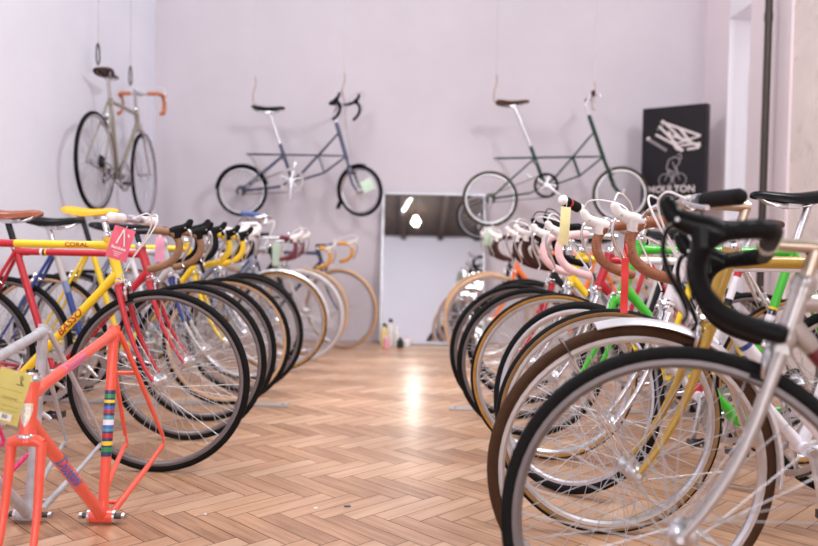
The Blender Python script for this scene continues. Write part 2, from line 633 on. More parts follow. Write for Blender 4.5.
def bicycle(label, X, Y, heading, spec, group=None, z=0.0, lean=0.0, name='racing_bicycle', z_rot=None):
    """heading in degrees about z, 0 = towards +x. (X,Y) is the ground point under the front hub."""
    g = spec.get
    M0 = Matrix.Translation((X, Y, z)) @ Matrix.Rotation(math.radians(heading), 4, 'Z') @ Matrix.Rotation(lean, 4, 'X')
    root = thing(name, label, 'bicycle', M0, group)
    HA = math.radians(g('ha', 72.5))
    U = Vector((-math.cos(HA), 0, math.sin(HA)))
    V = Vector((math.sin(HA), 0, math.cos(HA)))
    RAKE = g('rake', 0.052)
    hub = Vector((0, 0, R))
    C = hub - V * RAKE + U * ATC
    hl = g('hl', 0.15)
    T = C + U * (0.012 + hl)
    wb = g('wb', 0.985)
    rh = Vector((-wb, 0, R))
    BB = Vector((-wb + 0.41, 0, 0.27))
    sa = math.radians(73)
    SD = Vector((-math.cos(sa), 0, math.sin(sa)))
    # seat cluster at the height of the upper head lug
    tt_drop = g('tt_drop', 0.0)
    tz = T.z - 0.028
    S = BB + SD * ((tz - tt_drop - BB.z) / SD.z)
    HT1 = C + U * 0.014
    ttp = T - U * 0.03
    dtp = C + U * 0.05
    steer = Matrix.Translation(C) @ Matrix.Rotation(math.radians(g('steer', 0)), 4, U) @ Matrix.Translation(-C)
    c = g('col')
    col = lambda k: g(k, c)

    # ---- frame
    b = MB()
    def tb(p, q, r0, r1, m, segs=None, n=12):
        if segs:      # list of (t, material)
            ts = [0.0] + [s[0] for s in segs[1:]] + [1.0]
            b.tube([lerp(p, q, t) for t in ts], [r0 + (r1 - r0) * t for t in ts], [s[1] for s in segs], n)
        else:
            b.tube([p, q], [r0, r1], m, n)
    tb(HT1, T, 0.0178, 0.0178, col('ht'), n=16)
    tb(S, ttp, 0.0142, 0.0142, col('tt'), g('tt_segs'), n=14)
    tb(BB, dtp, 0.0156, 0.0156, col('dt'), g('dt_segs'), n=14)
    tb(BB, S + SD * 0.022, 0.0148, 0.0148, col('st'), g('st_segs'), n=14)
    lug = g('lug', None)
    for (p, q, r0) in ((ttp, S, 0.0166), (S, ttp, 0.0166), (dtp, BB, 0.0178), (BB, dtp, 0.0182), (BB, S, 0.0175)):
        d = (q - p).normalized()
        m_ = lug or (col('tt') if r0 == 0.0166 else col('dt'))
        if r0 == 0.0166 and (p - S).length < 1e-6:
            m_ = lug or col('st')
            if g('tt_segs'):
                m_ = g('tt_segs')[0][1]
        b.tube([p, p + d * 0.045, p + d * 0.06], [r0, r0, r0 - 0.002], m_, 12)
    b.tube([S - SD * 0.03, S + SD * 0.024], 0.0172, lug or col('st'), 12)
    b.tube([S + SD * 0.016 + Vector((0, -0.018, 0)), S + SD * 0.016 + Vector((0, 0.018, 0))], 0.006, CHROME, 8)
    b.tube([HT1, HT1 + U * 0.012], 0.0205, lug or col('ht'), 14)
    b.tube([T - U * 0.012, T], 0.0205, lug or col('ht'), 14)
    b.tube([BB + Vector((0, -0.036, 0)), BB + Vector((0, 0.036, 0))], 0.0205, col('dt'), 16)
    stc = col('stay')
    for s in (1, -1):
        e = rh + Vector((0, s * 0.064, 0))
        cs = cr([BB + Vector((-0.012, s * 0.024, 0)), BB + Vector((-0.12, s * 0.034, 0.018)), BB + Vector((-0.24, s * 0.05, 0.04)), e + Vector((0.03, 0, -0.004))], 4)
        b.tube(cs, [0.0108 - 0.0045 * i / (len(cs) - 1) for i in range(len(cs))], g('cs', stc), 10)
        ss = [S + Vector((0, s * 0.017, 0.0)), lerp(S, rh, 0.12) + Vector((0, s * 0.022, 0)), e + Vector((0.012, 0, 0.03))]
        b.tube(ss, [0.0085, 0.008, 0.0062], g('ss', stc), 10)
        b.tube([e + Vector((0.032, 0, -0.004)), e + Vector((0.008, 0, -0.006)), e + Vector((0.0, 0, 0.0)), e + Vector((0.012, 0, 0.032))], [0.006, 0.011, 0.011, 0.006], CHROME if g('chrome') else DULL_ALLOY, 8, flat=((0, 1, 0), 0.4))
    brg = lerp(S, rh, (S - rh).length and 1 - 0.365 / (S - rh).length)
    b.tube([brg + Vector((0, -0.034, 0)), brg + Vector((0, 0.034, 0))], 0.0065, stc, 8)
    csb = BB + Vector((-0.068, 0, 0.01))
    b.tube([csb + Vector((0, -0.03, 0)), csb + Vector((0, 0.03, 0))], 0.006, stc, 8)
    fr = b.obj('frame', root)
    for (k, p, q, r0) in (('tt_bands', S, ttp, 0.0142), ('st_bands', BB, S, 0.0148), ('dt_bands', BB, dtp, 0.0156)):
        for (t, wd, m_) in g(k, []):
            d = (q - p).normalized()
            ct = lerp(p, q, t)
            MB().tube([ct - d * wd / 2, ct + d * wd / 2], r0 + 0.0006, m_, 14, caps=True).obj('decal_band', fr)
    for (s_, which, frac, size, m_, side, sh) in g('text', []):
        p, q, r0 = {'tt': (S, ttp, 0.0142), 'dt': (BB, dtp, 0.0156), 'st': (BB, S, 0.0148)}[which]
        nrm = Vector((0, side, 0))
        if side > 0:
            p, q, frac = q, p, 1 - frac
        text_on_tube(s_, p, q, frac, size, r0, nrm, m_, fr, sh)

    # ---- fork
    fk = col('fork')
    b = MB()
    b.tube([C - U * 0.006, C + U * 0.012], [0.019, 0.0185], g('crown', fk), 14)
    b.tube([C - U * 0.004 + Vector((0, -0.041, 0)), C - U * 0.004 + Vector((0, 0.041, 0))], 0.0125, g('crown', fk), 12, flat=(U, 1.1))
    for s in (1, -1):
        ps, rs, ms = [], [], []
        N = 16
        for i in range(N + 1):
            t = i / N
            p = C - U * (0.006 + (ATC - 0.006) * t) + V * (RAKE * max(0, (t - 0.25) / 0.75) ** 2.2)
            p.y = s * (0.037 + 0.014 * t)
            ps.append(p)
            rs.append(0.0118 * (1 - t) + 0.0062 * t)
            tip = g('fork_tip')
            ms.append(tip[1] if tip and t >= tip[0] else fk)
        b.tube(ps, rs, ms, 12)
        b.tube([ps[-1] + U * 0.012, ps[-1] - U * 0.006], [0.008, 0.011], g('fork_tip', (0, DULL_ALLOY))[1] if g('fork_tip') else DULL_ALLOY, 8, flat=((0, 1, 0), 0.4))
    b.obj('fork', root, steer)
    for p in (C + U * 0.012, T):
        b = MB()
        b.tube([p - U * 0.001, p + U * 0.006, p + U * 0.006, p + U * 0.014, p + U * 0.020], [0.0215, 0.0225, 0.0195, 0.0205, 0.017], g('headset', CHROME), 16)
        b.obj('headset', root)

    # ---- wheels
    add_wheel(root, g('tyre', ST_BLACK), steer @ Matrix.Translation(hub), rot=g('wrot', random.random() * 6), srad=g('srad', 0.0011), rt=g('rt', 0.0135))
    if g('rear', True):
        add_wheel(root, g('tyre2', g('tyre', ST_BLACK)), Matrix.Translation(rh), rot=random.random() * 6, rear=True, rt=g('rt', 0.0135))

    # ---- stem and bars
    cz = g('bar_z', 0.91)
    q = T + U * ((cz - 0.006 - T.z) / U.z)
    ext = g('stem', 0.125)
    clamp = Vector((q.x + ext, 0, cz))
    b = MB()
    sm = g('stem_mat', ALLOY)
    b.tube([T + U * 0.012, q + U * 0.004], 0.0112, sm, 12)
    b.tube([q - Vector((0.006, 0, 0)), q + Vector((0.012, 0, 0.002)), clamp - Vector((0.014, 0, 0))], [0.0125, 0.0128, 0.0115], sm, 12)
    b.tube([clamp + Vector((0, -0.018, 0)), clamp + Vector((0, 0.018, 0))], 0.0185, sm, 14)
    b.tube([q + U * 0.004, q + U * 0.014], 0.0055, CHROME, 8)
    b.obj('stem', root, steer)
    BM = steer @ Matrix.Translation(clamp) @ Matrix.Scale(g('bar_scale', 1.0), 4) @ Matrix.Rotation(math.radians(g('bar_tilt', 0)), 4, 'Y')
    kind = g('bar', 'drop')
    cab = g('cable', BLACK)
    w = g('bar_w', 0.178)
    if kind == 'drop':
        drop_bar(root, BM, w, g('tape', BLACK_TAPE), g('hood', BLACK), g('lever', ALLOY), bare_to=g('bare_to', 0.06), hood_up=g('hood_up', 0.0))
        if g('cables', True):
            for s, endp in ((1, C + V * 0.03 + U * 0.05), (-1, ttp + Vector((-0.03, -0.016, 0)))):
                bt = clamp
                st = bt + Vector((0.152, s * w, 0.052))
                pts = cr([st, st + Vector((-0.015, -s * 0.02, 0.022)), bt + Vector((0.10, s * 0.10, 0.07)), bt + Vector((0.06, s * 0.03, 0.045)), bt + Vector((0.03, -s * 0.015, -0.03)), endp + Vector((0.012, 0, 0.03)), endp], 5)
                MB().tube(pts, 0.0025, cab, 6).obj('brake_cable', root, steer)
    elif kind == 'flat':
        flat_bar(root, BM, w, g('grip', BLACK), g('sweep', 0.03), g('rise', 0.0), g('bands'), g('levers', True))
        if g('cables', True):
            for s in (1, -1):
                st = clamp + Vector((0.02, s * (w - 0.16), 0.0))
                endp = C + V * 0.03 + U * 0.05
                pts = cr([st, st + Vector((0.05, -s * 0.02, 0.02)), clamp + Vector((0.07, s * 0.02, -0.03)), endp + Vector((0.02, 0, 0.04)), endp], 5)
                MB().tube(pts, 0.0025, cab, 6).obj('brake_cable', root, steer)
    # ---- brakes
    if g('brakes', True):
        link(caliper_mesh(), 'brake_caliper', root, steer @ Matrix.Translation(C - U * 0.004) @ Matrix.Rotation(-(PI / 2 - HA), 4, 'Y'))
        if g('rear', True):
            link(caliper_mesh(), 'brake_caliper', root, Matrix.Translation(brg) @ Matrix.Rotation(PI, 4, 'Z') @ Matrix.Rotation(-0.45, 4, 'Y'))
    # ---- saddle
    sz = g('saddle_z', 0.97)
    if g('saddle'):
        sp = S + SD * ((sz - 0.05 - S.z) / SD.z)
        MB().tube([S + SD * 0.0, sp - SD * 0.01, sp + SD * 0.006], [0.0132, 0.0132, 0.0125], g('post', ALLOY), 12).obj('seatpost', root)
        sd = link(saddle_mesh(g('saddle')), 'saddle', root, Matrix.Translation(sp + Vector((g('saddle_x', 0.03), 0, 0.05))) @ Matrix.Rotation(math.radians(g('saddle_tilt', 0)), 4, 'Y'))
        link(rail_mesh(), 'saddle_rails', sd)
    # ---- drivetrain
    if g('drive', True):
        add_crank(root, BB, g('crank', random.random() * 6), g('pedals', True))
        b = MB()
        n = 60
        y0 = -0.051
        pts = []
        dv = (rh - BB)
        ba = math.atan2(dv.z, dv.x)
        r1, r2 = 0.106, 0.034
        for i in range(25):
            a = ba - PI / 2 - PI * i / 24 + PI
            a = ba + PI / 2 - PI * i / 24
            pts.append(BB + Vector((r1 * math.cos(a), y0, r1 * math.sin(a))))
        pts.append(rh + Vector((0.05, -0.045, -0.135)))
        pts.append(rh + Vector((0.015, -0.045, -0.14)))
        pts.append(rh + Vector((0.012, -0.045, -0.105)))
        pts.append(rh + Vector((0.035, -0.045, -0.065)))
        for i in range(9):
            a = ba - PI / 2 - 0.2 - (PI - 0.4) * i / 8
            pts.append(rh + Vector((r2 * math.cos(a), -0.045, r2 * math.sin(a))))
        b.tube(pts, 0.0042, CHAIN, 6, closed=True)
        b.obj('chain', root)
        b = MB()
        for p in (Vector((0.03, -0.05, -0.085)), Vector((0.022, -0.05, -0.13))):
            b.lathe([(0.004, -0.004), (0.017, -0.004), (0.017, 0.004), (0.004, 0.004)], STEEL, 14, center=rh + p)
        b.tube([rh + Vector((0.005, -0.062, -0.015)), rh + Vector((0.02, -0.062, -0.05)), rh + Vector((0.03, -0.058, -0.085))], [0.008, 0.011, 0.008], ALLOY, 8)
        b.tube([rh + Vector((0.034, -0.058, -0.075)), rh + Vector((0.018, -0.058, -0.14))], 0.009, ALLOY, 8, flat=((0, 1, 0), 0.35))
        b.obj('derailleur', root)
    # ---- fender, lamp, stays
    if g('fender'):
        a0, a1, fm = g('fender')
        f = link(fender_mesh(fm, math.radians(a0), math.radians(a1)), 'fender', root, steer @ Matrix.Translation(hub))
        b = MB()
        aa = math.radians(a1 - 14)
        for s in (1, -1):
            b.tube([(0, s * 0.056, 0), (0.345 * math.cos(aa), s * 0.024, 0.345 * math.sin(aa))], 0.0024, CHROME, 6)
        b.tube([(0.349 * math.cos(aa), -0.027, 0.349 * math.sin(aa)), (0.349 * math.cos(aa), 0.027, 0.349 * math.sin(aa))], 0.003, CHROME, 6)
        b.obj('fender_stay', f)
    if g('lamp'):
        p = C + V * 0.10 + U * g('lamp')
        b = MB()
        b.lathe([(0.001, -0.04), (0.015, -0.036), (0.026, -0.01), (0.031, 0.02), (0.032, 0.026), (0.028, 0.027), (0.001, 0.024)], CHROME, 20, center=p, axis='x', closed=False)
        b.tube([p + Vector((-0.02, 0, -0.02)), p + Vector((-0.06, 0, -0.035)), C + V * 0.02 + U * (g('lamp') - 0.02)], 0.004, CHROME, 6)
        b.obj('headlamp', root, steer)
    if g('bell'):
        b = MB()
        p = clamp + Vector((0.02, 0.06, 0.03))
        b.lathe([(0.001, 0.016), (0.014, 0.012), (0.021, 0.0), (0.0215, -0.003)], CHROME, 16, center=p, axis='z', closed=False)
        b.tube([p, p - Vector((0.02, 0, 0.03))], 0.004, CHROME, 6)
        b.obj('bell', root, steer)
    return root

# ------------------------------------------------------------------ room shell
def wall_mat(name, rgb, blot=0.05, veins=None, scale=1.3, rough=0.85):
    m = bpy.data.materials.new(name)
    m.use_nodes = True
    nt = m.node_tree
    b = nt.nodes['Principled BSDF']
    b.inputs['Roughness'].default_value = rough
    tc = nt.nodes.new('ShaderNodeTexCoord')
    nz = nt.nodes.new('ShaderNodeTexNoise')
    nz.inputs['Scale'].default_value = scale
    nz.inputs['Detail'].default_value = 8
    nz.inputs['Roughness'].default_value = 0.6
    nt.links.new(tc.outputs['Object'], nz.inputs['Vector'])
    rp = nt.nodes.new('ShaderNodeValToRGB')
    c = [lin(v) for v in rgb]
    rp.color_ramp.elements[0].position = 0.32
    rp.color_ramp.elements[1].position = 0.68
    rp.color_ramp.elements[0].color = [v * (1 - blot) for v in c] + [1]
    rp.color_ramp.elements[1].color = [min(1, v * (1 + blot * 0.6)) for v in c] + [1]
    nt.links.new(nz.outputs['Fac'], rp.inputs['Fac'])
    out = rp.outputs['Color']
    if veins:
        vc, amt = veins
        n2 = nt.nodes.new('ShaderNodeTexNoise')
        n2.inputs['Scale'].default_value = 2.6
        n2.inputs['Detail'].default_value = 9
        n2.inputs['Roughness'].default_value = 0.62
        n2.inputs['Distortion'].default_value = 0.6
        nt.links.new(tc.outputs['Object'], n2.inputs['Vector'])
        mm = nt.nodes.new('ShaderNodeMath'); mm.operation = 'SUBTRACT'; mm.inputs[1].default_value = 0.5
        nt.links.new(n2.outputs['Fac'], mm.inputs[0])
        ab = nt.nodes.new('ShaderNodeMath'); ab.operation = 'ABSOLUTE'
        nt.links.new(mm.outputs[0], ab.inputs[0])
        r2 = nt.nodes.new('ShaderNodeValToRGB')
        r2.color_ramp.elements[0].position = 0.0
        r2.color_ramp.elements[0].color = (amt, amt, amt, 1)
        r2.color_ramp.elements[1].position = 0.018
        r2.color_ramp.elements[1].color = (0, 0, 0, 1)
        nt.links.new(ab.outputs[0], r2.inputs['Fac'])
        # break the veins up
        n3 = nt.nodes.new('ShaderNodeTexNoise'); n3.inputs['Scale'].default_value = 3.5
        nt.links.new(tc.outputs['Object'], n3.inputs['Vector'])
        r3 = nt.nodes.new('ShaderNodeValToRGB')
        r3.color_ramp.elements[0].position = 0.45
        r3.color_ramp.elements[1].position = 0.62
        nt.links.new(n3.outputs['Fac'], r3.inputs['Fac'])
        ml = nt.nodes.new('ShaderNodeMath'); ml.operation = 'MULTIPLY'
        nt.links.new(r2.outputs['Color'], ml.inputs[0]); nt.links.new(r3.outputs['Color'], ml.inputs[1])
        mx = nt.nodes.new('ShaderNodeMix'); mx.data_type = 'RGBA'
        nt.links.new(ml.outputs[0], mx.inputs['Factor'])
        nt.links.new(out, mx.inputs['A'])
        mx.inputs['B'].default_value = [lin(v) for v in vc] + [1]
        out = mx.outputs['Result']
    nt.links.new(out, b.inputs['Base Color'])
    bp = nt.nodes.new('ShaderNodeBump'); bp.inputs['Strength'].default_value = 0.08; bp.inputs['Distance'].default_value = 0.01
    nz2 = nt.nodes.new('ShaderNodeTexNoise'); nz2.inputs['Scale'].default_value = 60
    nt.links.new(tc.outputs['Object'], nz2.inputs['Vector'])
    nt.links.new(nz2.outputs['Fac'], bp.inputs['Height'])
    nt.links.new(bp.outputs['Normal'], b.inputs['Normal'])
    MATS[name] = m
    return m

XL, XR, YB, YF, HT = -2.300, 2.60, 7.10, -4.0, 4.0
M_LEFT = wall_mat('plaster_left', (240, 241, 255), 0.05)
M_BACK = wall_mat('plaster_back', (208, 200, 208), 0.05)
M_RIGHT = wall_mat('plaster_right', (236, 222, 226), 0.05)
M_VEIN = wall_mat('veined_stone', (236, 222, 216), 0.08, ((176, 146, 128), 0.5), scale=3.0, rough=0.6)
M_REVEAL = wall_mat('white_reveal', (240, 236, 242), 0.02)
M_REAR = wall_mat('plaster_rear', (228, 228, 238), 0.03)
M_DARK = wall_mat('dark_timber', (62, 48, 40), 0.3, scale=4)

def floor_mat():
    m = bpy.data.materials.new('oak_parquet')
    m.use_nodes = True
    nt = m.node_tree
    b = nt.nodes['Principled BSDF']
    at_ = nt.nodes.new('ShaderNodeAttribute'); at_.attribute_name = 'tone'
    uv = nt.nodes.new('ShaderNodeUVMap'); uv.uv_map = 'grain'
    mp = nt.nodes.new('ShaderNodeMapping')
    mp.inputs['Scale'].default_value = (3.0, 42.0, 1.0)
    nt.links.new(uv.outputs['UV'], mp.inputs['Vector'])
    nz = nt.nodes.new('ShaderNodeTexNoise'); nz.inputs['Scale'].default_value = 1.0; nz.inputs['Detail'].default_value = 6; nz.inputs['Roughness'].default_value = 0.65; nz.inputs['Distortion'].default_value = 0.5
    nt.links.new(mp.outputs['Vector'], nz.inputs['Vector'])
    # tone + grain
    ad = nt.nodes.new('ShaderNodeMath'); ad.operation = 'MULTIPLY_ADD'
    nt.links.new(nz.outputs['Fac'], ad.inputs[0]); ad.inputs[1].default_value = 0.85
    sub = nt.nodes.new('ShaderNodeMath'); sub.operation = 'MULTIPLY_ADD'
    nt.links.new(at_.outputs['Fac'], sub.inputs[0]); sub.inputs[1].default_value = 0.55; sub.inputs[2].default_value = -0.16
    nt.links.new(sub.outputs[0], ad.inputs[2])
    rp = nt.nodes.new('ShaderNodeValToRGB')
    e = rp.color_ramp.elements
    e[0].position = 0.15; e[0].color = [lin(v) for v in (136, 95, 70)] + [1]
    e[1].position = 0.9; e[1].color = [lin(v) for v in (218, 184, 156)] + [1]
    k = e.new(0.5); k.color = [lin(v) for v in (190, 147, 116)] + [1]
    nt.links.new(ad.outputs[0], rp.inputs['Fac'])
    # worn, dirty patches over the whole floor
    tc = nt.nodes.new('ShaderNodeTexCoord')
    n2 = nt.nodes.new('ShaderNodeTexNoise'); n2.inputs['Scale'].default_value = 1.6; n2.inputs['Detail'].default_value = 7
    nt.links.new(tc.outputs['Object'], n2.inputs['Vector'])
    r2 = nt.nodes.new('ShaderNodeValToRGB')
    r2.color_ramp.elements[0].position = 0.35; r2.color_ramp.elements[0].color = (0.82, 0.80, 0.79, 1)
    r2.color_ramp.elements[1].position = 0.65; r2.color_ramp.elements[1].color = (1.08, 1.06, 1.04, 1)
    nt.links.new(n2.outputs['Fac'], r2.inputs['Fac'])
    mx = nt.nodes.new('ShaderNodeMix'); mx.data_type = 'RGBA'; mx.blend_type = 'MULTIPLY'; mx.inputs['Factor'].default_value = 1.0
    nt.links.new(rp.outputs['Color'], mx.inputs['A']); nt.links.new(r2.outputs['Color'], mx.inputs['B'])
    nt.links.new(mx.outputs['Result'], b.inputs['Base Color'])
    rr = nt.nodes.new('ShaderNodeMapRange')
    nt.links.new(n2.outputs['Fac'], rr.inputs['Value'])
    rr.inputs['To Min'].default_value = 0.44; rr.inputs['To Max'].default_value = 0.30
    nt.links.new(rr.outputs['Result'], b.inputs['Roughness'])
    b.inputs['Coat Weight'].default_value = 0.4
    b.inputs['Coat Roughness'].default_value = 0.25
    bp = nt.nodes.new('ShaderNodeBump'); bp.inputs['Strength'].default_value = 0.12; bp.inputs['Distance'].default_value = 0.004
    nt.links.new(nz.outputs['Fac'], bp.inputs['Height'])
    nt.links.new(bp.outputs['Normal'], b.inputs['Normal'])
    return m

def build_floor():
    """herringbone oak staves, 30 x 7.8 cm, as one floor mesh over a dark joint"""
    L, w, gap = 0.300, 0.070, 0.0012
    v, f, tone, uvs = [], [], [], []
    s2 = math.sqrt(0.5)
    x0, x1, y0, y1 = XL - 0.05, XR + 0.3, YF, YB + 0.05
    rnd = random.Random(3)
    def tw(p, q):
        # staircase diagonal -> world x, across -> world y
        return ((p + q) * s2, (p - q) * s2 - 0.091)
    def plank(px, py, lx, ly, along_p):
        pts = [(px + gap, py + gap), (px + lx - gap, py + gap), (px + lx - gap, py + ly - gap), (px + gap, py + ly - gap)]
        W = [tw(*p) for p in pts]
        if max(a for a, _ in W) < x0 or min(a for a, _ in W) > x1 or max(b_ for _, b_ in W) < y0 or min(b_ for _, b_ in W) > y1:
            return
        W = [(min(max(a, x0), x1), min(max(b_, y0), y1)) for a, b_ in W]
        b0 = len(v)
        v.extend((a, b_, 0.0) for a, b_ in W)
        f.append((b0, b0 + 3, b0 + 2, b0 + 1))
        t = rnd.random()
        tone.append(0.40 * t + (0.30 if along_p else 0.0) + 0.10)  # one stave direction lighter: its sheen is put into the colour
        ou, ov = rnd.random() * 30, rnd.random() * 30
        u4 = [(0, 0), (L, 0), (L, w), (0, w)] if along_p else [(0, 0), (0, w), (L, w), (L, 0)]
        u4 = [(a + ou, b_ + ov) for a, b_ in u4]
        uvs.append([u4[0], u4[3], u4[2], u4[1]])
    for j in range(-24, 25):
        for i in range(-150, 151):
            a, b_ = i * w + j * L, i * w - j * L
            X_, Y_ = tw(a, b_)
            if not (x0 - 0.6 < X_ < x1 + 0.6 and y0 - 0.6 < Y_ < y1 + 0.6):
                continue
            plank(a, b_, L, w, True)
            plank(a + L, b_ + w - L, w, L, False)
    # dark joint sheet beneath
    b0 = len(v)
    v.extend([(x0, y0, -0.0015), (x1, y0, -0.0015), (x1, y1, -0.0015), (x0, y1, -0.0015)])
    f.append((b0, b0 + 1, b0 + 2, b0 + 3))
    tone.append(0.0); uvs.append([(0, 0)] * 4)
    me = bpy.data.meshes.new('floor')
    me.from_pydata(v, [], f)
    ul = me.uv_layers.new(name='grain')
    k = 0
    for fi, p in enumerate(me.polygons):
        for q, li in enumerate(p.loop_indices):
            ul.data[li].uv = uvs[fi][q]
    at_ = me.attributes.new('tone', 'FLOAT', 'FACE')
    at_.data.foreach_set('value', tone)
    me.materials.append(floor_mat())
    me.materials.append(mat('floor_joint', (88, 56, 38), 0.8))
    me.polygons[len(me.polygons) - 1].material_index = 1
    me.update()
    return structure(link(me, 'floor'))

build_floor()

def slab(name, lo, hi, m):
    return structure(MB().box(lo, hi, m).obj(name, smooth=False))

slab('wall_left', (XL - 0.15, YF, -0.02), (XL, YB + 0.15, HT), M_LEFT)
slab('wall_back', (XL, YB, -0.02), (XR + 0.6, YB + 0.15, HT), M_BACK)
slab('wall_front', (XL, YF - 0.15, -0.02), (XR, YF, HT), M_REAR)
# right wall with a deep white doorway near the back corner
DY0, DY1, DZ = 6.15, 6.56, 2.78
b = MB()
b.box((XR, DY1, -0.02), (XR + 0.5, YB, HT), M_RIGHT)
b.box((XR, DY0, DZ), (XR + 0.5, DY1, HT), M_REVEAL)
b.box((XR, 5.45, -0.02), (XR + 0.5, DY0, HT), M_RIGHT)
b.box((XR + 0.001, YF, -0.02), (XR + 0.5, 5.45, HT), M_VEIN)
b.quad([(XR - 0.0004, DY1 - 0.0004, 0), (XR + 0.5, DY1 - 0.0004, 0), (XR + 0.5, DY1 - 0.0004, DZ), (XR - 0.0004, DY1 - 0.0004, DZ)], M_REVEAL)
structure(b.obj('wall_right', smooth=False))
b = MB()
b.box((XR + 0.42, DY0, 0), (XR + 0.46, DY1, DZ), M_REVEAL)
d1 = structure(b.obj('door_1', smooth=False))
b = MB()
b.box((XR + 0.19, DY1 - 0.03, 0.0), (XR + 0.22, DY1 - 0.001, 2.36), mat('dark_jamb', (70, 66, 60), 0.6))
structure(b.obj('trim_1', smooth=False))
# trim strip beside the pipe
slab('trim_2', (XR - 0.012, 5.46, 0), (XR + 0.002, 5.52, HT), M_RIGHT)
# timber gallery ceiling over the street end of the room
b = MB()
b.box((XL, YF, HT), (XR, -0.5, HT + 0.12), M_DARK)
for k in range(6):
    x = XL + 0.4 + k * 0.85
    b.box((x, YF, HT - 0.08), (x + 0.12, -0.5, HT), M_DARK)
structure(b.obj('ceiling', smooth=False))

# pipe
b = MB()
PX, PY = at(766, 100, 5.62).x, 5.62
PIPE = mat('dark_pipe', (62, 54, 48), 0.45, 0.4)
b.tube([(PX, PY, 0), (PX, PY, HT)], 0.026, PIPE, 16)
tag_pipe = thing('heating_pipe', 'dark vertical pipe running up the right wall beside the doorway', 'pipe', Matrix.Identity(4))
b.obj('pipe_run', tag_pipe)
for z in (0.5, 2.52):
    MB().tube([(PX, PY, z - 0.03), (PX, PY, z + 0.03)], 0.030, PIPE, 16).obj('pipe_collar', tag_pipe)

# ------------------------------------------------------------------ leaning mirror
def make_mirror():
    al = math.radians(7.3)
    z0, z1 = 0.0, 1.335
    yb = 6.88
    x0 = at(379, 345, yb).x
    x1 = at(484, 345, yb).x
    M = Matrix.Translation(((x0 + x1) / 2, yb, 0.006)) @ Matrix.Rotation(-al, 4, 'X')
    W, H = x1 - x0, 1.34
    root = thing('leaning_mirror', 'tall silver framed mirror leaning on the back wall and reflecting a lamp', 'mirror', M)
    m = bpy.data.materials.new('mirror_glass')
    m.use_nodes = True
    nt = m.node_tree
    bs = nt.nodes['Principled BSDF']
    bs.inputs['Base Color'].default_value = (0.86, 0.88, 0.92, 1)
    bs.inputs['Metallic'].default_value = 1.0
    nz = nt.nodes.new('ShaderNodeTexNoise'); nz.inputs['Scale'].default_value = 8
    mr = nt.nodes.new('ShaderNodeMapRange'); mr.inputs['To Min'].default_value = 0.005; mr.inputs['To Max'].default_value = 0.03
    nt.links.new(nz.outputs['Fac'], mr.inputs['Value']); nt.links.new(mr.outputs['Result'], bs.inputs['Roughness'])
    MB().box((-W / 2 + 0.012, 0, 0.012), (W / 2 - 0.012, 0.006, H - 0.012), m).obj('glass', root, smooth=False)
    b = MB()
    fm = mat('mirror_frame', (206, 206, 212), 0.35, 0.7)
    b.box((-W / 2, -0.012, 0), (-W / 2 + 0.022, 0.016, H), fm)
    b.box((W / 2 - 0.014, -0.012, 0), (W / 2, 0.016, H), fm)
    b.box((-W / 2, -0.012, 0), (W / 2, 0.016, 0.026), fm)
    b.box((-W / 2, -0.012, H - 0.014), (W / 2, 0.016, H), fm)
    b.obj('mirror_frame', root, smooth=False)
    return M, al

MIRROR_M, MIRROR_A = make_mirror()

def mirror_ray(px, py):
    """reflect the sight line through (px,py) in the mirror; returns hit point, direction"""
    o = Vector((0, 0, CAMH))
    d = (at(px, py, 1.0) - o).normalized()
    n = (MIRROR_M.to_3x3() @ Vector((0, -1, 0))).normalized()
    p0 = MIRROR_M.translation
    t = (p0 - o).dot(n) / d.dot(n)
    h = o + d * t
    return h, d - n * (2 * d.dot(n))

# pendant lamp over the street end, seen only in the mirror
h, d = mirror_ray(416, 222)
lp = h + d * ((h.y + 1.9) / -d.y)
lamp = thing('pendant_lamp', 'glowing pendant lamp hanging from the timber ceiling, seen in the mirror', 'lamp', Matrix.Translation(lp))
b = MB()
BULB = mat('bulb_glow', (255, 236, 214), 0.4, emit=60)
b.lathe([(0.001, -0.075), (0.035, -0.068), (0.065, -0.035), (0.075, 0.0), (0.065, 0.035), (0.035, 0.075), (0.02, 0.13)], BULB, 24, axis='z', closed=False)
b.obj('bulb', lamp)
b = MB()
b.tube([(0, 0, 0.12), (0, 0, 0.2)], 0.03, STEEL, 12)
b.tube([(0, 0, 0.2), (0, 0, HT - lp.z)], 0.004, BLACK, 6)
b.obj('cord', lamp)
h, d = mirror_ray(408, 203)
lp2 = h + d * ((h.y + 1.2) / -d.y)
tl = thing('tube_lamp', 'slim white tube lamp under the timber ceiling, seen in the mirror', 'lamp', Matrix.Translation(lp2) @ Matrix.Rotation(0.5, 4, 'Y'))
MB().tube([(0, 0, -0.2), (0, 0, 0.2)], 0.03, mat('tube_glow', (255, 246, 236), 0.4, emit=4), 12).obj('tube', tl)
MB().tube([(0, 0, 0.2), (0, 0, 0.25)], 0.035, STEEL, 12).tube([(0, 0, -0.2), (0, 0, -0.25)], 0.035, STEEL, 12).obj('end_cap', tl)

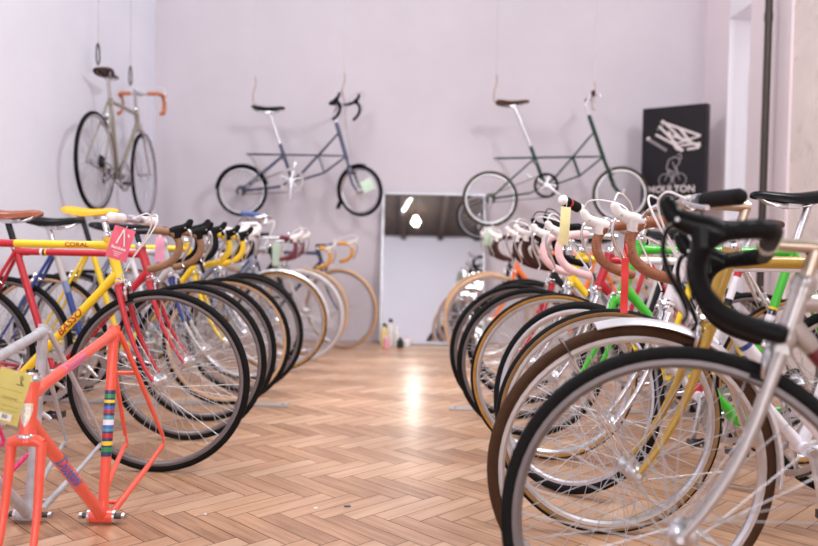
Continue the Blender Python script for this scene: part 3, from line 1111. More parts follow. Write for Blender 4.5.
# ------------------------------------------------------------------ left row of bicycles
GL = 'bicycles parked in the row along the left wall'
GR = 'bicycles parked in the row along the right side'
RED = paint('red', (190, 22, 42)); YEL = paint('yellow', (244, 206, 30)); SIL = paint('silver', (196, 190, 190))
BLU = paint('blue', (34, 62, 134)); CORAL = paint('coral', (238, 92, 70)); GRN = paint('green', (66, 190, 46))
GOLD = paint('gold', (178, 138, 38)); WHT = paint('white', (236, 232, 240)); ORG = paint('orange', (246, 118, 34))
SILBLU = paint('silver_blue', (118, 136, 176)); NAVY = paint('navy', (44, 56, 92)); GREY = paint('grey_blue', (120, 128, 148)); CREAM = paint('cream', (232, 214, 176))
MAROON = paint('maroon', (104, 26, 40)); BLK = paint('black', (32, 32, 38)); DGREEN = paint('dark_green', (26, 62, 48))
OLIVE = paint('olive_silver', (150, 142, 128)); GREYSIL = mat('metallic_silver', (178, 170, 168), 0.3, 0.55, var=0.05, coat=0.4)
PINK = paint('magenta', (232, 44, 120))
DKRED = paint('lettering_red', (170, 40, 40)); BLUL = paint('lettering_blue', (40, 110, 210)); LILAC = paint('lettering_lilac', (206, 120, 170))

bicycle('yellow racing bicycle with red fork, white handlebar and large lettering on its frame', -0.91, 2.88, 0, dict(
    col=YEL, fork=RED, hl=0.172, ha=75, rake=0.045, bar='flat', grip=WHITE, bar_w=0.225, sweep=-0.005, bar_z=0.924, stem=0.105, stem_mat=CHROME, tyre=ST_BLACK, levers=False, cable=WHITE, cables=True,
    tt_segs=[(0, RED), (0.385, YEL)], text=[('CORAL', 'tt', 0.79, 0.026, DKRED, -1, 0.0), ('BASSO', 'dt', 0.60, 0.040, DKRED, -1, 0.25)], saddle=SADDLE_BLACK, saddle_z=0.98, crank=2.2), GL)
bicycle('red racing bicycle with tan taped drop bars and brown leather saddle', -0.935, 3.36, 0, dict(
    col=RED, hl=0.145, bar_z=0.892, bar_w=0.165, cables=False, tape=TAN_TAPE, hood=BLACK, tyre=ST_BLACK, stem_mat=BLK, saddle=BROWN_LEATHER, saddle_z=0.972, saddle_x=0.01, post=BLK, crank=0.9,
    tt_bands=[(0.20, 0.010, WHITE), (0.22, 0.006, BLK), (0.235, 0.006, YEL)]), GL)
bicycle('silver racing bicycle fading to blue, with black bars and black saddle', -0.955, 3.73, 0, dict(
    col=SIL, hl=0.15, bar_z=0.905, bar_w=0.16, tape=BLACK_TAPE, tyre=ST_BLACK, dt=SIL, wb=0.965, cables=False, st_segs=[(0, SIL), (0.16, SILBLU), (0.24, BLU), (0.60, SILBLU), (0.70, SIL)], ss=BLU, fork=BLU, fork_tip=(0.55, SIL), saddle=SADDLE_BLACK, saddle_z=0.955, crank=3.6,
    text=[('rossin', 'st', 0.5, 0.03, WHITE, -1, 0.2)] if False else []), GL)
bicycle('yellow racing bicycle with yellow taped drop bars, black hoods and yellow saddle', -0.945, 4.11, 0, dict(
    col=YEL, hl=0.17, wb=0.955, saddle_x=0.05, cables=False, stem=0.165, bar_z=0.892, bar_w=0.165, tape=YELLOW_TAPE, hood=BLACK, tyre=(TYRE_BLACK, TYRE_BLACK, PALE_TAN), saddle=SADDLE_YELLOW, saddle_z=1.018, post=BLK, crank=5.0), GL)
bicycle('grey blue racing bicycle with black taped bars, behind the yellow saddle one', -0.93, 4.49, 0, dict(
    col=GREY, hl=0.16, cables=False, bar_z=0.90, bar_w=0.165, tape=BLACK_TAPE, hood=WHITE_RUBBER, tyre=ST_BLACK, saddle=SADDLE_BLACK, saddle_z=0.95, crank=1.4), GL)
bicycle('white racing bicycle with bare alloy drop bars in the crowded middle of the left row', -1.00, 4.89, 0, dict(
    col=WHT, hl=0.16, bar_z=0.93, bar_w=0.17, tape=WHITE_RUBBER, hood=WHITE_RUBBER, tyre=ST_BLACK_SILVER, saddle=SADDLE_BLACK, saddle_z=0.96, crank=4.0), GL)
bicycle('city bicycle with silver fender, tan wall tyre and blue gripped upright handlebar', -0.875, 5.27, 0, dict(
    col=GREY, hl=0.17, bar='flat', grip=mat('blue_grip', (74, 96, 150), 0.5), bar_w=0.20, sweep=0.09, rise=0.06, bar_z=0.985, stem=0.15, tyre=ST_TAN, fender=(-6, 130, mat('silver_fender', (226, 224, 226), 0.3, 0.6)), saddle=SADDLE_BLACK, saddle_z=0.95, lamp=0.12, cables=True, cable=WHITE), GL, name='city_bicycle')
bicycle('dark racing bicycle with maroon taped drop bars, white hoods and a chrome bell', -0.80, 5.72, 0, dict(
    col=BLK, hl=0.15, bar_z=0.90, bar_w=0.18, tape=MAROON_TAPE, hood=WHITE_RUBBER, tyre=(PALE_TYRE, PALE_TYRE, ALLOY), saddle=SADDLE_BLACK, saddle_z=0.95, bell=True, cable=WHITE), GL)
bicycle('grey racing bicycle with pale tan tyres, last but one before the back wall', -0.80, 6.14, 0, dict(
    col=SIL, hl=0.15, bar='flat', grip=BLACK, bar_w=0.18, bar_z=0.88, tyre=ST_ALLTAN, saddle=SADDLE_BLACK, saddle_z=0.95), GL)
bicycle('navy racing bicycle with ochre taped bars and tan tyres beside the leaning mirror', -0.55, 6.52, 0, dict(
    col=NAVY, hl=0.14, bar_z=0.855, bar_w=0.19, tape=OCHRE_TAPE, hood=WHITE_RUBBER, tyre=ST_ALLTAN, saddle=SADDLE_BLACK, saddle_z=0.95, stem_mat=BLK, steer=-24, cable=WHITE, bare_to=0.13), GL)

# ------------------------------------------------------------------ right row of bicycles
bicycle('silver grey racing bicycle with black taped drop bars, nearest on the right', 0.496, 1.385, 180, dict(
    cables=False, col=GREYSIL, hl=0.105, bar_scale=1.05, bar_z=0.858, bar_w=0.195, tape=BLACK_TAPE, hood=BLACK_GLOSS, lever=BLACK_GLOSS, hood_up=0.003, stem=0.078, stem_mat=mat('old_alloy', (196, 178, 160), 0.3, 0.9), tyre=(TYRE_BLACK, TYRE_BLACK, GREY_RIM), steer=-23, srad=0.0013, dt=MAROON, st=MAROON,
    saddle=SADDLE_BLACK, saddle_z=0.90, headset=GREYSIL, crank=1.0, lug=GREYSIL, rt=0.0145, bare_to=0.02), GR)
bicycle('gold city bicycle with white metal fender, black grips and brown tyres', 0.525, 1.82, 180, dict(
    col=GOLD, hl=0.175, bar='flat', grip=BLACK, bar_w=0.238, sweep=0.02, rise=0.0, dt=WHT, dt_bands=[(0.80, 0.012, BLU)], bar_z=0.953, stem=0.135, stem_mat=mat('old_alloy', (196, 178, 160), 0.3, 0.9), tyre=ST_BROWN, fender=(186, 74, mat('fender_white', (222, 218, 224), 0.3, 0.35)), saddle=SADDLE_BLACK, saddle_z=0.93, rt=0.0148, text=[('Bianchi', 'tt', 0.5, 0.02, WHITE, 1, 0.0)] if False else [], crank=2.5, cable=WHITE), GR, name='city_bicycle')
bicycle('white racing bicycle with chrome fork, brown taped drop bars and white hoods', 0.60, 2.33, 180, dict(
    col=WHT, fork=CHROME, hl=0.155, bar_z=0.925, stem=0.135, bar_w=0.19, tape=BROWN_TAPE, hood=WHITE_RUBBER, lever=CHROME, tyre=ST_DULLTAN, saddle=DARK_LEATHER, saddle_z=0.865, crank=3.3, cable=WHITE, dt_bands=[(0.62, 0.02, BLU), (0.66, 0.006, BLU)]), GR)
bicycle('bright green bicycle with turned front wheel and white straight handlebar', 0.57, 2.73, 180, dict(
    col=GRN, hl=0.205, bar='flat', grip=WHITE, bar_w=0.31, sweep=0.0, bar_z=0.955, stem=0.15, tyre=ST_BLACK_SILVER, steer=-44, rt=0.0165, saddle=SADDLE_BLACK, saddle_z=1.06, saddle_x=0.06, bands=[(0, WHITE), (0.2, BLACK), (0.62, RED), (0.68, BLACK), (0.9, WHITE)], levers=False, cables=False,
    st_bands=[(0.66, 0.012, YEL), (0.64, 0.02, NAVY), (0.58, 0.08, WHT), (0.52, 0.03, NAVY)], crank=0.4), GR)
bicycle('white and red racing bicycle with pink and white taped drop bars', 0.59, 3.16, 180, dict(
    col=WHT, ht=RED, hl=0.16, bar_z=0.905, stem=0.15, bar_w=0.17, tape=PINK_TAPE, hood=WHITE_RUBBER, tyre=ST_TAN, fork=CHROME, st_segs=[(0, WHT), (0.86, RED)], ss=CHROME, lug=RED, st_bands=[(0.70, 0.03, BLK), (0.66, 0.02, YEL), (0.63, 0.02, RED)], saddle=DARK_LEATHER, saddle_z=0.973, crank=2.9, cable=WHITE), GR)
bicycle('yellow racing bicycle with black taped drop bars and black hoods in the right row', 0.558, 3.54, 180, dict(
    col=YEL, hl=0.16, stem=0.075, bar_z=0.945, bar_w=0.165, tape=BLACK_TAPE, hood=BLACK, tyre=ST_BLACK, saddle=SADDLE_BLACK, saddle_z=0.95, fork=CHROME, crank=1.7), GR)
bicycle('black racing bicycle with dark brown taped drop bars and white hoods', 0.545, 3.92, 180, dict(
    col=BLK, hl=0.16, bar_z=0.915, bar_w=0.165, tape=DARK_BROWN_TAPE, hood=WHITE_RUBBER, tyre=ST_BLACK, saddle=SADDLE_BLACK, saddle_z=0.95, fork=RED, crank=4.4, cable=WHITE), GR)
bicycle('grey racing bicycle with dark bars half hidden in the middle of the right row', 0.66, 4.33, 180, dict(
    col=SIL, hl=0.16, bar_z=0.90, bar_w=0.17, tape=DARK_BROWN_TAPE, hood=BLACK, tyre=ST_BLACK, saddle=SADDLE_BLACK, saddle_z=0.95, crank=0.6), GR)
bicycle('red racing bicycle with white bars half hidden in the middle of the right row', 0.70, 4.76, 180, dict(
    col=RED, hl=0.16, bar_z=0.89, bar_w=0.17, tape=WHITE_RUBBER, hood=WHITE_RUBBER, tyre=ST_BLACK, saddle=SADDLE_BLACK, saddle_z=0.95, crank=5.6), GR)
bicycle('orange racing bicycle with dark drop bars and tan tyres toward the back', 0.585, 5.60, 180, dict(
    col=ORG, hl=0.18, bar_z=0.93, bar_w=0.18, tape=DARK_BROWN_TAPE, hood=WHITE_RUBBER, tyre=ST_ALLTAN, saddle=SADDLE_BLACK, saddle_z=0.95, fork=ORG, cable=WHITE), GR)
bicycle('dark racing bicycle with tan tyre standing in front of the leaning mirror', 0.61, 6.16, 180, dict(
    col=BLK, hl=0.17, bar_z=0.94, bar_w=0.19, tape=BLACK_TAPE, hood=WHITE_RUBBER, tyre=ST_ALLTAN, saddle=SADDLE_BLACK, saddle_z=0.95, cable=WHITE, bare_to=0.15), GR)

# ------------------------------------------------------------------ bicycle hung on the left wall
WX, WZ = -2.13, 1.05
bicycle('silver racing bicycle hung by hooks high on the left wall', WX, 6.34, 90, dict(
    col=OLIVE, hl=0.14, bar_z=0.96, bar_w=0.165, tape=ORANGE_TAPE, hood=WHITE_RUBBER, tyre=ST_BLACK_SILVER, saddle=DARK_LEATHER, saddle_z=0.99, steer=3, fork=CHROME, crank=1.2, cable=WHITE), z=WZ, name='hanging_bicycle')

def wall_hook(label, p, top):
    """carabiner loop on a thin wire"""
    t = thing('hanging_hook', label, 'hook', Matrix.Translation(p), 'hooks and wires that hold the hung bicycles')
    b = MB()
    pts = cr([(0, 0, -0.06), (0, 0.028, -0.03), (0, 0.024, 0.05), (0, 0, 0.085), (0, -0.024, 0.05), (0, -0.028, -0.03), (0, 0, -0.06)], 5)
    b.tube(pts, 0.006, STEEL, 8)
    b.obj('loop', t)
    MB().tube([(0, 0, 0.085), (0, 0, top - p[2])], 0.0022, DULL_ALLOY, 6).obj('wire', t)
    return t

# ------------------------------------------------------------------ small-wheel space-frame bicycles on the back wall
def small_wheel_bicycle(label, rear_px, front_px, Y, fm, tyre, tape, fender, saddle_m, steer=0.0, flat=False, tall=0, ringm=None, crank=0.0):
    p0, p1 = at(*rear_px, Y), at(*front_px, Y)
    L = (p1 - p0).length
    ang = math.atan2(p1.z - p0.z, p1.x - p0.x)
    k = L / 1.0
    M = Matrix.Translation(p0) @ Matrix.Rotation(-ang, 4, 'Y') @ Matrix.Scale(k, 4)
    M = Matrix.Translation(p0) @ Matrix.Rotation(-ang, 4, 'Y')
    root = thing('hanging_small_wheel_bicycle', label, 'bicycle', M, 'small wheel bicycles hung on the back wall')
    s = L / 412.0                      # drawing units: 412 between the hubs
    q = lambda x, y, w=0.0: Vector(((x - 140) * s, w, (411 - y) * s))
    rw = 0.0533 * L / 0.25 if False else L * 0.2145
    add_wheel(root, tyre, Matrix.Translation(q(140, 411)), rear=True, R=rw, rt=0.016, nsp=28, n=56)
    bb = q(315, 376)
    seat_top = q(273, 250)
    head_top, head_bot = q(467 - tall * .5, 175 - tall), q(503, 300)
    hx = (head_top - head_bot).normalized()
    b = MB()
    th = 0.0068
    b.tube([bb, seat_top], 0.016, fm, 12)
    b.tube([head_bot, head_top], 0.0175, fm, 12)
    apex = q(286, 296)
    for w in (0.022, -0.022):
        b.tube([q(158, 284, w * 1.5), q(286, 286, w), q(405, 288, w), q(497, 290, w * 0.6)], th * 0.8, fm, 8)
        b.tube([q(474, 212, w * .5), q(405, 288, w), q(345, 352, w), bb + Vector((0, w, 0))], th, fm, 8)
        b.tube([q(499, 292, w * .5), q(425, 348, w), q(360, 368, w), bb + Vector((0, w, 0))], th, fm, 8)
        b.tube([q(405, 288, w), q(425, 348, w)], th * 0.8, fm, 8)
        b.tube([q(282, 290, w), q(210, 350, w * 2), q(140, 411, w * 2.9)], th, fm, 8)
        b.tube([bb + Vector((0, w, 0)), q(265, 397, w * 1.6), q(140, 411, w * 2.9)], th, fm, 8)
        b.tube([q(158, 284, w * 1.5), q(178, 300, w * 2), q(205, 352, w * 2)], th * 0.7, DULL_ALLOY, 6)
    for x, y in ((405, 288), (425, 348), (286, 290), (158, 284)):
        b.tube([q(x, y, -0.03), q(x, y, 0.03)], 0.006, fm, 8)
    b.tube([q(286, 300, -0.024), q(286, 300, 0.024)], 0.017, STEEL, 12)
    b.tube([bb + Vector((0, -0.04, 0)), bb + Vector((0, 0.04, 0))], 0.021, fm, 14)
    b.obj('frame', root)
    SM = Matrix.Translation(head_bot) @ Matrix.Rotation(math.radians(steer), 4, hx) @ Matrix.Translation(-head_bot)
    fh = q(552, 411)
    b = MB()
    cr_ = q(514, 330)
    b.tube([head_bot, cr_], 0.015, fm, 12)
    b.tube([cr_ + Vector((0, -0.04, 0)), cr_ + Vector((0, 0.04, 0))], 0.012, fm, 10)
    for w in (0.045, -0.045):
        b.tube([cr_ + Vector((0, w * .85, 0)), q(532, 385, w), q(552, 411, w * 1.05)], [0.0115, 0.010, 0.007], fm, 10)
    b.obj('fork', root, SM)
    add_wheel(root, tyre, SM @ Matrix.Translation(fh), R=rw, rt=0.016, nsp=28, n=56)
    # seat post and saddle
    sp = q(238 - tall * .8, 140 - tall * 1.1)
    MB().tube([seat_top - (sp - seat_top).normalized() * 0.02, sp], 0.0135, ALLOY, 12).obj('seatpost', root)
    sd = link(saddle_mesh(saddle_m), 'saddle', root, Matrix.Translation(sp + Vector((-0.012, 0, 0.05))))
    link(rail_mesh(), 'saddle_rails', sd)
    # stem, bars
    st = q(459 - tall * .6, 145 - tall)
    clamp = q(480 - tall * .8, 114 - tall * .8)
    b = MB()
    b.tube([head_top, st], 0.0115, ALLOY, 10)
    b.tube([st, clamp - Vector((0.01, 0, 0))], 0.012, ALLOY, 10)
    b.tube([clamp + Vector((0, -0.018, 0)), clamp + Vector((0, 0.018, 0))], 0.018, ALLOY, 12)
    b.obj('stem', root, SM)
    if flat:
        flat_bar(root, SM @ Matrix.Translation(clamp), 0.22, tape, sweep=0.01)
    else:
        drop_bar(root, SM @ Matrix.Translation(clamp) @ Matrix.Rotation(math.radians(-22), 4, 'Y') @ Matrix.Scale(0.86, 4), 0.185, tape, BLACK)
    for w in (() if flat else (1, -1)):
        pts = cr([clamp + Vector((0.15, w * 0.185, 0.05)), clamp + Vector((0.13, w * 0.17, 0.10)), clamp + Vector((0.09, w * 0.05, 0.05)), clamp + Vector((0.06, 0, -0.1)), cr_ + Vector((0.02, 0, 0.08))], 5)
        MB().tube(pts, 0.0026, DULL_ALLOY, 6).obj('brake_cable', root, SM)
    add_crank(root, bb, crank, False, ringm)
    for o in root.children:
        pass
    b = MB()
    pts = [bb + Vector((0.1 * math.cos(a), -0.051, 0.1 * math.sin(a))) for a in [PI / 2 - PI * i / 16 for i in range(17)]]
    pts += [q(140, 411) + Vector((0.03 * math.cos(a), -0.046, 0.03 * math.sin(a))) for a in [-PI / 2 - PI * i / 8 for i in range(9)]]
    b.tube(pts, 0.004, CHAIN, 6, closed=True)
    b.obj('chain', root)
    b = MB()
    b.tube([q(140, 411, -0.06), q(138, 430, -0.058), q(134, 448, -0.056)], [0.012, 0.014, 0.009], ALLOY, 8)
    b.obj('derailleur', root)
    link(caliper_mesh(), 'brake_caliper', root, SM @ Matrix.Translation(cr_) @ Matrix.Rotation(-0.28, 4, 'Y'))
    if fender:
        me = fender_mesh(fender, math.radians(205), math.radians(75), r=rw + 0.014, w=0.022)
        link(me, 'fender', root, SM @ Matrix.Translation(fh))
        me = fender_mesh(fender, math.radians(175), math.radians(15), r=rw + 0.014, w=0.022)
        link(me, 'fender', root, Matrix.Translation(q(140, 411)))
        e = fh + Vector((-(rw + 0.012) * math.cos(math.radians(25)), 0, -(rw + 0.012) * math.sin(math.radians(25))))
        MB().box((-0.004, -0.03, -0.06), (0.004, 0.03, 0.01), BLACK, Matrix.Translation(e) @ Matrix.Rotation(0.4, 4, 'Y')).obj('mud_flap', root, SM)
    return root, sp, clamp, M

m1 = small_wheel_bicycle('navy blue small wheel bicycle with black drop bars, hung above the left row', (242, 191), (361, 191), 6.74, NAVY, ST_BLACK_SILVER, BLACK_TAPE, BLACK_GLOSS, SADDLE_BLACK, steer=-28, ringm=mat('pale_ring', (190, 180, 184), 0.5), crank=0.06)
m2 = small_wheel_bicycle('dark green small wheel bicycle hung on the back wall between mirror and black poster', (490, 199), (620.5, 194.5), 6.60, DGREEN, (mat('tyre_dark_olive', (66, 60, 50), 0.6), mat('tyre_dark_olive', (66, 60, 50), 0.6), ALLOY), DARK_BROWN_TAPE, None, DARK_LEATHER, steer=-6, flat=True, tall=16, ringm=BLACK, crank=-0.9)

wall_hook('hook above the brown saddle of the bicycle hung on the left wall', (at(98, 55, 5.56).x, 5.56, at(98, 56, 5.56).z), 3.9)
wall_hook('hook above the handlebar of the bicycle hung on the left wall', (at(133, 92, 6.24).x, 6.18, at(133, 78, 6.2).z), 3.9)

def hang_wire(label, px, py, Y):
    p = at(px, py, Y)
    t = thing('hanging_wire', label, 'wire', Matrix.Translation(p), 'hooks and wires that hold the hung bicycles')
    MB().tube(cr([(0.012, 0, -0.03), (-0.012, 0, -0.02), (-0.016, 0, 0.06), (0.005, 0, 0.14), (0.0, 0, 0.2)], 4), 0.0045, mat('brass_hook', (150, 120, 92), 0.4, 0.7), 6).obj('hook', t)
    MB().tube([(0, 0, 0.2), (0, 0, 3.9 - p.z)], 0.0020, DULL_ALLOY, 6).obj('wire', t)

hang_wire('thin wire holding the saddle of the navy small wheel bicycle', 255, 101, 6.74)
hang_wire('thin wire holding the handlebar of the navy small wheel bicycle', 344, 97, 6.74)
hang_wire('thin wire holding the saddle of the green small wheel bicycle', 496, 99, 6.60)
hang_wire('thin wire holding the handlebar of the green small wheel bicycle', 594, 106, 6.60)

# ------------------------------------------------------------------ bare frames in front on the left
def bare_frame(label, X, Y, yaw, c, fork_c, extra=None):
    """frame and fork without wheels, standing on the fork ends and the bottom bracket"""
    # frame-local x forward, z up, origin at bottom bracket; nose tipped so the fork ends touch the floor
    BB = Vector((0, 0, 0))
    rear = Vector((-0.405, 0, 0.07))
    sa = math.radians(73)
    S = Vector((-math.cos(sa) * 0.545, 0, math.sin(sa) * 0.545))
    hub = Vector((0.575, 0, 0.07))
    C = hub - V * 0.045 + U * ATC
    T = C + U * 0.135
    tip = math.atan2(hub.z - 0.0 + 0.012, hub.x)
    M = Matrix.Translation((X, Y, 0.024)) @ Matrix.Rotation(math.radians(yaw), 4, 'Z') @ Matrix.Rotation(tip, 4, 'Y')
    root = thing('bicycle_frame', label, 'bicycle frame', M, 'bare frames standing in front of the left row')
    ttp, dtp = T - U * 0.03, C + U * 0.045
    b = MB()
    b.tube([C + U * 0.012, T], 0.0182, c, 18)
    b.tube([C + U * 0.012, C + U * 0.020], 0.0205, c, 18)
    b.tube([T - U * 0.008, T], 0.0205, c, 18)
    b.tube([S, ttp], 0.0145, c, 16)
    b.tube([BB, dtp], 0.0162, c, 16)
    b.tube([BB, S + (S - BB).normalized() * 0.02], 0.0150, c, 16)
    for p, q_ in ((ttp, S), (S, ttp), (dtp, BB), (BB, dtp), (BB, S)):
        d_ = (q_ - p).normalized()
        b.tube([p, p + d_ * 0.03, p + d_ * 0.045], [0.0178, 0.0178, 0.0155], c, 14)
    b.tube([(0, -0.035, 0), (0, 0.035, 0)], 0.0205, c, 18)
    sd = (S - BB).normalized()
    b.tube([S - sd * 0.025, S + sd * 0.022], 0.0172, c, 14)
    for s in (1, -1):
        e = rear + Vector((0, s * 0.064, 0))
        cs = cr([Vector((-0.012, s * 0.022, 0)), Vector((-0.12, s * 0.036, 0.02)), Vector((-0.25, s * 0.052, 0.042)), e + Vector((0.025, 0, -0.004))], 5)
        b.tube(cs, [0.0112 - 0.0042 * i / (len(cs) - 1) for i in range(len(cs))], c, 12)
        b.tube([S + Vector((0, s * 0.016, 0)), lerp(S, rear, 0.15) + Vector((0, s * 0.026, 0)), e + Vector((0.014, 0, 0.03))], [0.0088, 0.0085, 0.0066], c, 12)
        b.tube([e + Vector((0.026, 0, -0.004)), e + Vector((0.004, 0, -0.012)), e + Vector((0.0, 0, 0.004)), e + Vector((0.014, 0, 0.034))], [0.0072, 0.012, 0.011, 0.0072], c, 10, flat=((0, 1, 0), 0.35))
    br = lerp(S, rear, 0.34)
    b.tube([br + Vector((0, -0.036, 0)), br + Vector((0, 0.036, 0))], 0.0068, c, 10)
    b.tube([Vector((-0.07, -0.03, 0.01)), Vector((-0.07, 0.03, 0.01))], 0.006, c, 10)
    fr = b.obj('frame', root)
    b = MB()
    b.tube([(0, -0.062, 0), (0, 0.062, 0)], 0.008, STEEL, 12)
    b.tube([(0, -0.041, 0), (0, -0.034, 0)], 0.0212, CHROME, 18)
    b.tube([(0, 0.034, 0), (0, 0.041, 0)], 0.0212, CHROME, 18)
    b.tube([(0, -0.068, 0), (0, -0.058, 0)], 0.0105, DULL_ALLOY, 6)
    b.tube([(0, 0.058, 0), (0, 0.068, 0)], 0.0105, DULL_ALLOY, 6)
    b.obj('bottom_bracket', root)
    b = MB()
    b.tube([C - U * 0.006, C + U * 0.004], 0.0195, fork_c, 16)
    b.tube([C - U * 0.010 + Vector((0, -0.037, 0)), C - U * 0.002 + Vector((0, -0.024, 0)), C - U * 0.000, C - U * 0.002 + Vector((0, 0.024, 0)), C - U * 0.010 + Vector((0, 0.037, 0))], [0.0135, 0.0145, 0.016, 0.0145, 0.0135], fork_c, 14)
    for s in (1, -1):
        ps, rs = [], []
        for i in range(17):
            t = i / 16
            p = C - U * (0.004 + (ATC - 0.004) * t) + V * (0.045 * max(0, (t - 0.25) / 0.75) ** 2.2)
            p.y = s * (0.035 + 0.008 * t)
            ps.append(p); rs.append(0.0122 * (1 - t) + 0.0068 * t)
        b.tube(ps, rs, fork_c, 14)
    b.obj('fork', root)
    b = MB()
    b.tube([C + U * 0.004, C + U * 0.009, C + U * 0.012], [0.0215, 0.0225, 0.021], CHROME, 18)
    b.obj('headset', root)
    b = MB()
    b.tube([T, T + U * 0.006, T + U * 0.010, T + U * 0.022], [0.021, 0.0225, 0.019, 0.0185], CHROME, 18)
    b.tube([T + U * 0.02, T + U * 0.03], 0.0135, STEEL, 14)
    b.obj('headset', root)
    if extra:
        extra(root, fr, BB, S, ttp, dtp, C, T)
    return root, M, T, C

def coral_extra(root, fr, BB, S, ttp, dtp, C, T):
    cols = dict(n=NAVY, g=paint('band_green', (40, 140, 74)), y=YEL, b=paint('band_blue', (60, 110, 190)), r=RED, k=BLK, w=WHT, t=paint('band_teal', (80, 150, 170)))
    seq = [('n', .012), ('g', .011), ('n', .006), ('y', .009), ('n', .01), ('b', .010), ('r', .010), ('n', .008), ('t', .012), ('w', .016), ('b', .010), ('t', .009), ('n', .006), ('r', .013), ('n', .01), ('y', .012), ('n', .006), ('g', .013), ('n', .014)]
    Ls = (S - BB).length
    d_ = (S - BB).normalized()
    tot = sum(x for _, x in seq)
    pos = 0.50 * Ls + tot / 2
    for k_, wd in seq:
        MB().tube([BB + d_ * pos, BB + d_ * (pos - wd)], 0.0157, cols[k_], 16).obj('decal_band', fr)
        pos -= wd
    text_on_tube('Dussini', dtp, BB, 0.45, 0.052, 0.0162, (0.55, 1, -0.4), BLUL, fr, 0.3)
    text_on_tube('Dussini', ttp, S, 0.42, 0.045, 0.0145, (0.2, 1, 0.5), LILAC, fr, 0.3)
    # shield badge on the head tube
    b = MB()
    for i in range(7):
        pass
    rows = []
    for (tz, hw) in ((0.085, 0.016), (0.07, 0.0165), (0.055, 0.013), (0.04, 0.007), (0.03, 0.001)):
        row = []
        for j in range(7):
            a = (-1 + 2 * j / 6) * hw / 0.0186
            c_ = C + U * tz
            row.append(c_ + V * (0.0188 * math.cos(a)) + Vector((0, 0.0188 * math.sin(a), 0)))
        rows.append(row)
    b.grid(rows, mat('badge_silver', (214, 204, 190), 0.35, 0.5, var=0.25, scale=200))
    b.obj('head_badge', root)

YAWF = -92.6
FX, FY = (104 - 409) / 790 * 2.33, 2.33
FSIL = mat('worn_silver_paint', (182, 181, 186), 0.4, 0.15, var=0.14, scale=25)
cf = bare_frame('coral red bare frame with fork and striped seat tube, standing on the floor', FX, FY, YAWF + 3, CORAL, CORAL, coral_extra)
sf = bare_frame('scratched silver grey bare frame standing just behind the coral one', FX - 0.218, FY + 0.0, YAWF + 2, FSIL, FSIL)
pf = bare_frame('magenta bare frame mostly hidden to the side of the silver grey one', FX - 0.425, FY - 0.02, YAWF + 2, PINK, PINK)

# ------------------------------------------------------------------ paper tags
def paper_tag(label, px, py, Y, wpx, hpx, rgb, tilt=0.0, name='price_tag', marks=None, yaw=0.0, string=0.03):
    """card hanging from its top centre at pixel (px,py), sized from the photograph"""
    p = at(px, py, Y)
    W, H = wpx * Y / F, hpx * Y / F
    M = Matrix.Translation(p) @ Matrix.Rotation(yaw, 4, 'Z') @ Matrix.Rotation(math.radians(tilt), 4, 'Y')
    t = thing(name, label, 'tag', M, 'paper tags hanging from the bicycles')
    m = mat('card_%d_%d_%d' % tuple(rgb), rgb, 0.75, var=0.04)
    b = MB()
    rows = []
    for i in range(7):
        z = -H * i / 6
        rows.append([(x, -0.004 * math.sin(PI * i / 6), z) for x in (-W / 2, -W / 6, W / 6, W / 2)])
    b.grid(rows, m)
    rows2 = [[(x, y + 0.0008, z) for x, y, z in r] for r in rows]
    b.grid(list(reversed(rows2)), m)
    card = b.obj('card', t)
    MB().tube(cr([(0, -0.001, -0.004), (0.003, 0.004, string * 0.5), (0, 0.008, string)], 4), 0.0009, WHITE, 5).obj('string', t)
    if marks:
        marks(card, W, H)
    return t

def front(mtx_y=-0.0055):
    # letters drawn in x,y -> card x,z, facing the camera
    return Matrix(((1, 0, 0, 0), (0, 0, -1, mtx_y), (0, 1, 0, 0), (0, 0, 0, 1)))

def strokes(card, lines, r, m, name='printed_mark'):
    b = MB()
    for ln in lines:
        b.tube([Vector((x, -0.0055, z)) for x, z in ln], r, m, 5, flat=((0, 1, 0), 0.2))
    return b.obj(name, card)

INK = mat('ink', (60, 58, 50), 0.7)
CARDW = mat('card_white', (240, 238, 232), 0.7)

def pink_marks(card, W, H):
    strokes(card, [[(-W * .18, -H * .52), (-W * .02, -H * .06), (W * .0, -H * .06), (W * .22, -H * .54)], [(W * .24, -H * .16), (W * .32, -H * .24)]], W * 0.035, CARDW)
    text_flat('Bandiabò', Matrix.Translation((0, 0, -H * .64)) @ front(), W * 0.19, CARDW, card)
    strokes(card, [[(-W * .22, -H * .76), (W * .24, -H * .76)], [(-W * .15, -H * .82), (W * .16, -H * .82)], [(-W * .12, -H * .88), (W * .10, -H * .88)]], W * 0.012, CARDW)

def yellow_marks(card, W, H):
    text_flat('50', Matrix.Translation((W * .06, 0, -H * .86)) @ front(-0.007), W * 0.17, INK, card)
    b = MB().box((-W * .16, -0.0062, -H * .93), (W * .28, -0.0050, -H * .80), CARDW)
    b.obj('price_box', card, smooth=False)
    strokes(card, [[(-W * .45, -H * z), (W * .4, -H * z)] for z in (.36, .54, .66, .74)], W * 0.004, INK)
    strokes(card, [[(W * .18, -H * .06), (W * .26, -H * .22)], [(W * .22, -H * .05), (W * .28, -H * .12), (W * .22, -H * .16), (W * .32, -H * .22)], [(W * .12, -H * .23), (W * .36, -H * .23)]], W * 0.012, INK)
    strokes(card, [[(-W * .2 + i * W * .07, -H * (.50 if i % 2 else .52)) for i in range(8)]], W * 0.007, INK)

